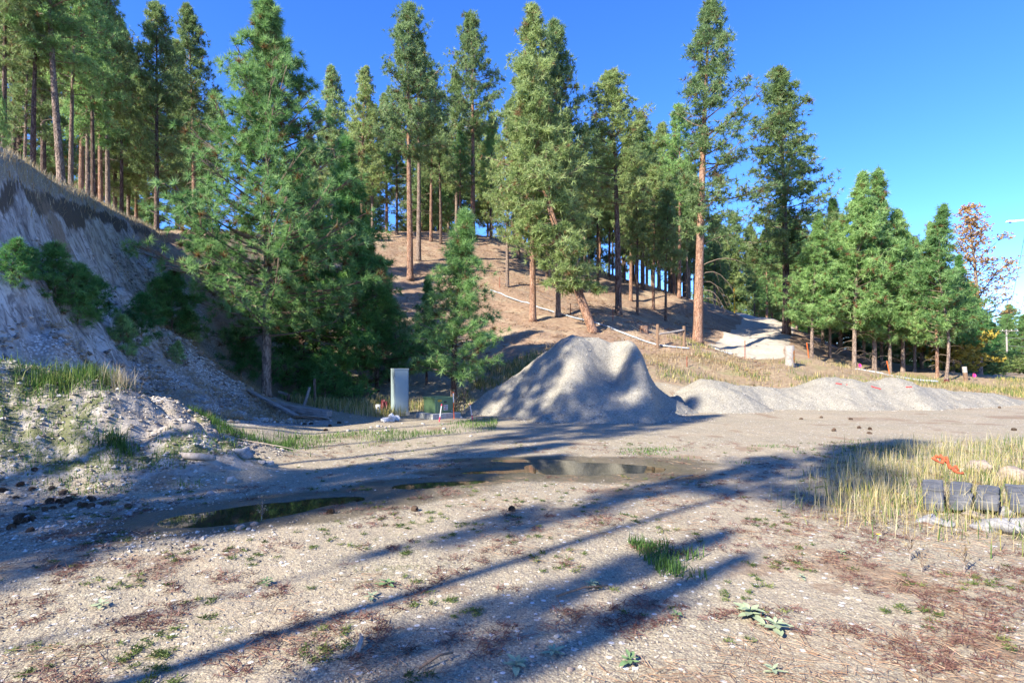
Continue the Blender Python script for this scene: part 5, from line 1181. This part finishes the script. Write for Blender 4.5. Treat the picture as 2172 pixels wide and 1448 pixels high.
# marks on the berm: red paint strokes
for (pts, lab) in (([(1773, 840), (1778, 833), (1785, 829)], "longest red paint stroke on the gravel windrow"), ([(1795, 829), (1797, 832)], "red paint dot on the gravel windrow"), ([(1848, 834), (1856, 830), (1868, 833)], "thin arched red paint stroke on the windrow"), ([(1922, 829), (1934, 834)], "slanted pair end red paint stroke on the windrow")):
    m = MB(); P = []
    for (px, py) in pts:
        d = 21.9
        for it in range(30):
            x0, y0 = W(px, d); zz = surf(x0, y0)
            if ZP(py, d) <= zz: break
            d -= 0.0; d += 0.1
        P.append(Vector((x0, y0, zz+0.012)))
    m.tube(P, 0.022, 5); tag(m.obj('paint_stroke', M['red_ink']), lab, "paint mark")

# ------------------------------------------------------------------ power poles, wires, lamp arm
def pole(px, d, ty, arm, tilt, label, trans=False, mat='wood_grey'):
    b = at(px, d); h = ZP(ty, d)-b.z; s = h/9.5
    r = thing('utility_pole', label, "utility pole", b)
    m = MB(); m.tube([(0, 0, -.3), (-0.02*h, 0, h*.5), (-0.035*h, 0, h)], [0.17*s+.03, 0.14*s+.03, 0.11*s+.03], 8); m.obj('post', M[mat], r, True)
    tx = -0.034*h
    m = MB(); m.box((tx, -0.16*s, h-0.25*s), (arm, 0.12, 0.14)); m.obj('crossarm', M['wood_grey'], r)
    for sx in (-1, 1):
        m = MB(); m.tube([(tx+sx*0.6*s, -0.14*s, h-0.3*s), (tx, -0.12*s, h-1.1*s)], 0.03, 4); m.obj('brace', M['wood_grey'], r)
    for k in (-0.46, -0.2, 0.2, 0.46):
        m = MB(); m.tube([(tx+k*arm, -0.16*s, h-0.18*s), (tx+k*arm, -0.16*s, h+0.05*s)], [0.06, 0.04], 6); m.obj('insulator', M['white_paint'], r)
    if trans:
        m = MB(); m.tube([(tx+0.05, -0.4, h-2.9*s), (tx+0.05, -0.4, h-1.6*s)], 0.28, 10); m.obj('transformer', M['rock_white'], r, True)
    return r
pole(2138, 120, 699, 4.8, 0, "tall grey utility pole with wide crossarm at the far road")
pole(2098, 150, 728, 2.9, 0, "orange lower utility pole with transformer can behind the bushes", True, 'scar')
pole(2115, 165, 745, 3.4, 0, "smaller grey utility pole between the orange one and the tall one")
pole(2163, 200, 750, 3.4, 0, "farthest small utility pole beyond the tall one")
def wire(a, b, sag, label, r=0.02):
    a, b = Vector(a), Vector(b); P = [a.lerp(b, i/14)-Vector((0, 0, sag*4*(i/14)*(1-i/14))) for i in range(15)]
    m = MB(); m.tube(P, r, 4); tag(m.obj('power_line', M['wire']), label, "power line")
lamp_at = W(2210, 26)
def pz(px, py, d): x, y = W(px, d); return (x, y, ZP(py, d))
wire(pz(2236, 150, 26), pz(2132, 700, 120), 1.0, "power line descending past the autumn tree to the tall utility pole", 0.018)
wire(pz(2290, 180, 26), pz(2150, 700, 120), 1.0, "second power line meeting the tall utility pole from above", 0.018)
wire(pz(2140, 716, 120), pz(2260, 714, 112), 0.3, "upper wire running sideways from the tall utility pole", 0.05)
wire(pz(2140, 733, 120), pz(2260, 731, 112), 0.3, "lower wire running sideways from the tall utility pole", 0.05)
wire(pz(2106, 730, 150), pz(2132, 722, 120), 1.0, "wire from the orange pole to the tall pole", 0.05)
lp = thing('street_lamp', "white street lamp arm reaching in from the picture edge", "street lamp", (*lamp_at, Z1(*lamp_at)))
zl = ZP(469, 26)-lp.location.z
M['lamp_white'] = mat_simple("lamp_white", (0.75, 0.76, 0.78), (0.68, 0.69, 0.71), 4, 0.4, 0.02)
m = MB(); m.tube([(0, 0, -.2), (0, 0, zl+0.3)], [0.10, 0.07], 10); m.obj('post', M['lamp_white'], lp, True)
m = MB(); m.tube([(0, 0, zl+0.12), (-0.6, 0, zl+0.06), (-1.25, 0, zl)], [0.05, 0.045, 0.04], 8); m.obj('arm', M['lamp_white'], lp, True)
m = MB(); m.box((-1.42, 0, zl-0.01), (0.38, 0.16, 0.07), taper=0.8); m.obj('head', M['lamp_white'], lp, bevel=0.01)
m = MB(); m.tube([(-1.45, 0, zl-0.045), (-1.45, 0, zl-0.085)], [0.05, 0.04], 8); m.obj('lens', M['black_ink'], lp)

# ------------------------------------------------------------------ slabs in the grass, orange rag, broad-leaved weeds
M['slate'] = mat_simple("slate", (0.105, 0.11, 0.125), (0.06, 0.062, 0.072), 7, 0.8, 0.6, (1, 4, 1), dirt=(0.22, 0.21, 0.20), dirt_amt=0.5)
rs = random.Random(21)
for (px, py, L, w_, rz, lab) in ((1982, 1075, 0.60, 0.25, -0.10, "dark slate slab at the near end of the row beside the orange rag"), (2037, 1078, 0.68, 0.26, -0.05, "second dark slab, the longest unbroken one of the row"),
                             (2098, 1083, 0.56, 0.25, -0.12, "third dark slab split across its middle"), (2162, 1085, 0.6, 0.25, 0.02, "fourth dark slab at the picture edge"), (2225, 1085, 0.6, 0.25, 0.05, "fifth dark slab past the picture edge")):
    x0, y0 = gpx(px, py); bm = bmesh.new()
    for (yy, ll) in ((-L*0.25, L*0.46), (L*0.24, L*0.44)):
        g = bmesh.ops.create_cube(bm, size=1.0)['verts']; ox = rs.uniform(-.015, .015)
        for v in g: v.co = Vector((v.co.x*0.20*rs.uniform(.88, 1.05)+ox, v.co.y*ll*1.25*rs.uniform(.92, 1.0)+yy*1.25, v.co.z*0.10*rs.uniform(.85, 1.15)))
    bmesh.ops.bevel(bm, geom=bm.edges[:], offset=0.012, segments=1, affect='EDGES')
    bmesh.ops.subdivide_edges(bm, edges=[e for e in bm.edges if e.calc_length() > 0.08], cuts=4, use_grid_fill=True)
    for v in bm.verts:
        c = v.co; v.co = c+Vector([float(vnoise(np.array([c.x*22+px+k*9+c.z*16]), np.array([c.y*19+c.z*11]), 60+k)[0])*0.018 for k in range(3)])
    me = bpy.data.meshes.new('stone_slab'); bm.to_mesh(me); bm.free(); me.materials.append(M['slate'])
    o = link('stone_slab', me); o.location = (x0, y0, Z1(x0, y0)+0.14); o.rotation_euler = (math.radians(10+rs.uniform(-4, 4)), rs.uniform(-.10, .10), rz-0.62+rs.uniform(-.10, .10)); tag(o, lab, "stone slab")
for (px, py, sz, lab) in ((1968, 1108, 0.22, "pale broken rock under the front of the first slab"), (1995, 1115, 0.20, "grey rock wedged below the first two slabs"), (2070, 1100, 0.20, "pale rock between second and third slab"), (2130, 1092, 0.20, "white rock between third and fourth slab"),
                          (2115, 1128, 0.36, "long flat white rock in front of the third slab"), (2160, 1120, 0.30, "flat pale rock in front of the fourth slab"), (2010, 1070, 0.16, "rock showing in the gap beside the second slab")):
    x0, y0 = gpx(px, py); rock(x0, y0, sz, lab, me=rk.choice((BOULD[0], BOULD[1], BOULD[4])), flat=0.7)
m = MB(); p = Vector(gz(1990, 1040, 0.30))
for k in range(2):
    P = []
    for i in range(14):
        t_ = i/13; a = t_*9+k*3.14
        P.append(p+Vector((-0.05+0.26*t_+0.02*math.cos(a), 0.02*math.sin(a)-0.1*t_, 0.12-0.17*t_+0.035*math.sin(a*1.0)+(0.06 if 3 < i < 7 else 0))))
    m.tube(P, [0.017+0.009*math.sin(i*1.9+k) for i in range(14)], 7)
M['orange_cloth'] = mat_simple("orange_cloth", (0.48, 0.12, 0.045), (0.30, 0.06, 0.03), 25, 0.9, 0.4)
tag(m.obj('orange_rag', M['orange_cloth'], smooth=True), "twisted orange rag lying in the grass above the first dark slab", "rag")

M['mullein'] = mat_simple("mullein", (0.32, 0.36, 0.23), (0.23, 0.29, 0.17), 18, 0.9, 0.15, spec=0.1)
M['mullein_dark'] = mat_simple("mullein_dark", (0.16, 0.24, 0.11), (0.11, 0.18, 0.08), 18, 0.9, 0.15, spec=0.1)
def leaf_mesh(seed, mat):
    rng = random.Random(seed); m = MB(); nL, nW = 6, 3
    for i in range(nL+1):
        t_ = i/nL; hw = 0.19*math.sin(math.pi*min(1, 0.08+t_*0.90))**0.8*(1.0 if t_ > .3 else .5+1.6*t_)
        z = 0.30*t_*(1-t_)*1.6 + 0.05*math.sin(5*t_+seed)
        for j in range(nW):
            q = j-1; m.v.append((t_, q*hw+0.01*math.sin(9*t_+seed), z-abs(q)*-0.05+rng.uniform(-.012, .012)))
    for i in range(nL):
        for j in range(nW-1): a = i*nW+j; m.f.append((a, a+1, a+nW+1, a+nW))
    me = m.mesh('leaf', M[mat], True); return me
LEAF = {k: [leaf_mesh(i, k) for i in range(3)] for k in ('mullein', 'mullein_dark')}
def rosette(px, py, r, n, mat, label, up=0.25):
    x0, y0 = gpx(px, py); R_o = thing('mullein_plant', label, "weed plant", (x0, y0, Z1(x0, y0)+0.005), rs.uniform(0, 6))
    for i in range(n):
        l = link('leaf', rs.choice(LEAF[mat]), R_o); s = r*rs.uniform(.6, 1.0)*(1-0.4*i/n); l.scale = (s, s, s*0.7)
        l.rotation_euler = (rs.uniform(-.15, .15), -up*(0.3+i/n), i*2.4+rs.uniform(-.3, .3)); l.location = (0, 0, 0.004*i)
for (px, py, r, n, mt, lab) in ((1590, 1305, 0.16, 11, 'mullein', "large pale mullein rosette in the sunny gravel"), (1645, 1333, 0.15, 11, 'mullein', "pale mullein rosette right in front of the large one"), (1255, 1245, 0.10, 9, 'mullein', "pale green mullein at the edge of the long shadow"),
        (1435, 1310, 0.07, 7, 'mullein_dark', "small bluish mullein in the shade behind the large rosette"), (820, 1240, 0.10, 9, 'mullein_dark', "dark green rosette beside the long shadow stripe"), (787, 1268, 0.09, 6, 'mullein', "upright pale leaves just below the dark rosette"),
        (1095, 1418, 0.12, 8, 'mullein', "flattened drab rosette near the camera"), (1175, 1388, 0.09, 8, 'mullein', "pale pointed mullein above the flattened rosette"), (1335, 1410, 0.10, 9, 'mullein_dark', "bright green rosette near the camera"),
        (1640, 1430, 0.09, 7, 'mullein', "pale upright mullein at the bottom of the lot"), (215, 1285, 0.09, 8, 'mullein', "pale rosette among the red weeds at the near side"), (1700, 1222, 0.06, 7, 'mullein', "small pale mullein on the bare sunny spot"),
        (305, 1025, 0.18, 10, 'mullein_dark', "broad dark leaved mullein on the mound foot"), (155, 1060, 0.10, 8, 'mullein_dark', "dark leafy weed above the cone heap"), (1785, 1175, 0.07, 7, 'mullein', "pale little mullein below the grass edge"),
        (565, 1236, 0.07, 12, 'mullein_dark', "low creeping green plant on the sunny gravel")):
    rosette(px, py, r, n, mt, lab)
yf = thing('yellow_flower', "single small yellow flower at the grass edge", "flower", gz(1861, 1152, 0))
m = MB(); m.tube([(0, 0, 0), (.01, 0, .07)], 0.004, 5); m.obj('stem', M['moss'] if False else M['mullein_dark'], yf)
m = MB()
for i in range(8):
    a = i*0.785; m.add([(.01, 0, .072), (.01+.014*math.cos(a-.3), .014*math.sin(a-.3), .08), (.01+.026*math.cos(a), .026*math.sin(a), .082), (.01+.014*math.cos(a+.3), .014*math.sin(a+.3), .08)], [(0, 1, 2, 3)])
m.obj('petals', M['yellow_ink'], yf)
# dead grey herb stalks standing up
proto('herb', 0.4, seed=72, cb=0.2, R=0.09, r0=0.006, nb=22, cl=1, tf=3, K=6, L=0.03, w=0.006, prof='sap', e0=0.7, e1=1.1, crad=0.03, twigs=0.5, nmat='grass_dry', bmat='twig_grey', sides=5, sway=0.02, lead=2)
for (px, py, h, lab) in ((1930, 1190, 0.32, "tallest grey dead herb stalk in front of the grass"), (2045, 1215, 0.30, "grey dead herb stalk nearest the picture edge"), (1955, 1215, 0.22, "thin grey stalk between the two tall ones"), (1870, 1140, 0.2, "grey stalk behind the yellow flower"), (555, 1102, 0.26, "dry bent stalk standing in the dark puddle"), (1530, 1060, 0.12, "tiny grey stalk in the long shadow")):
    x0, y0 = gpx(px, py); plant('herb', x0, y0, h, lab, name='dead_herb', cat='weed plant', sink=0.01)
for (px, d, h, lab) in ((975, 18.4, 0.9, "yellow seeded mullein stalk right of the marker stake"), (985, 18.8, 1.1, "tall dry mullein stalk beside the gravel heap toe"), (967, 18.2, 0.8, "thin yellowish stalk behind the marker stake")):
    x0, y0 = W(px, d); plant('herb', x0, y0, h, lab, name='dead_herb', cat='weed plant', nmat='grass_mix', sink=0.01)
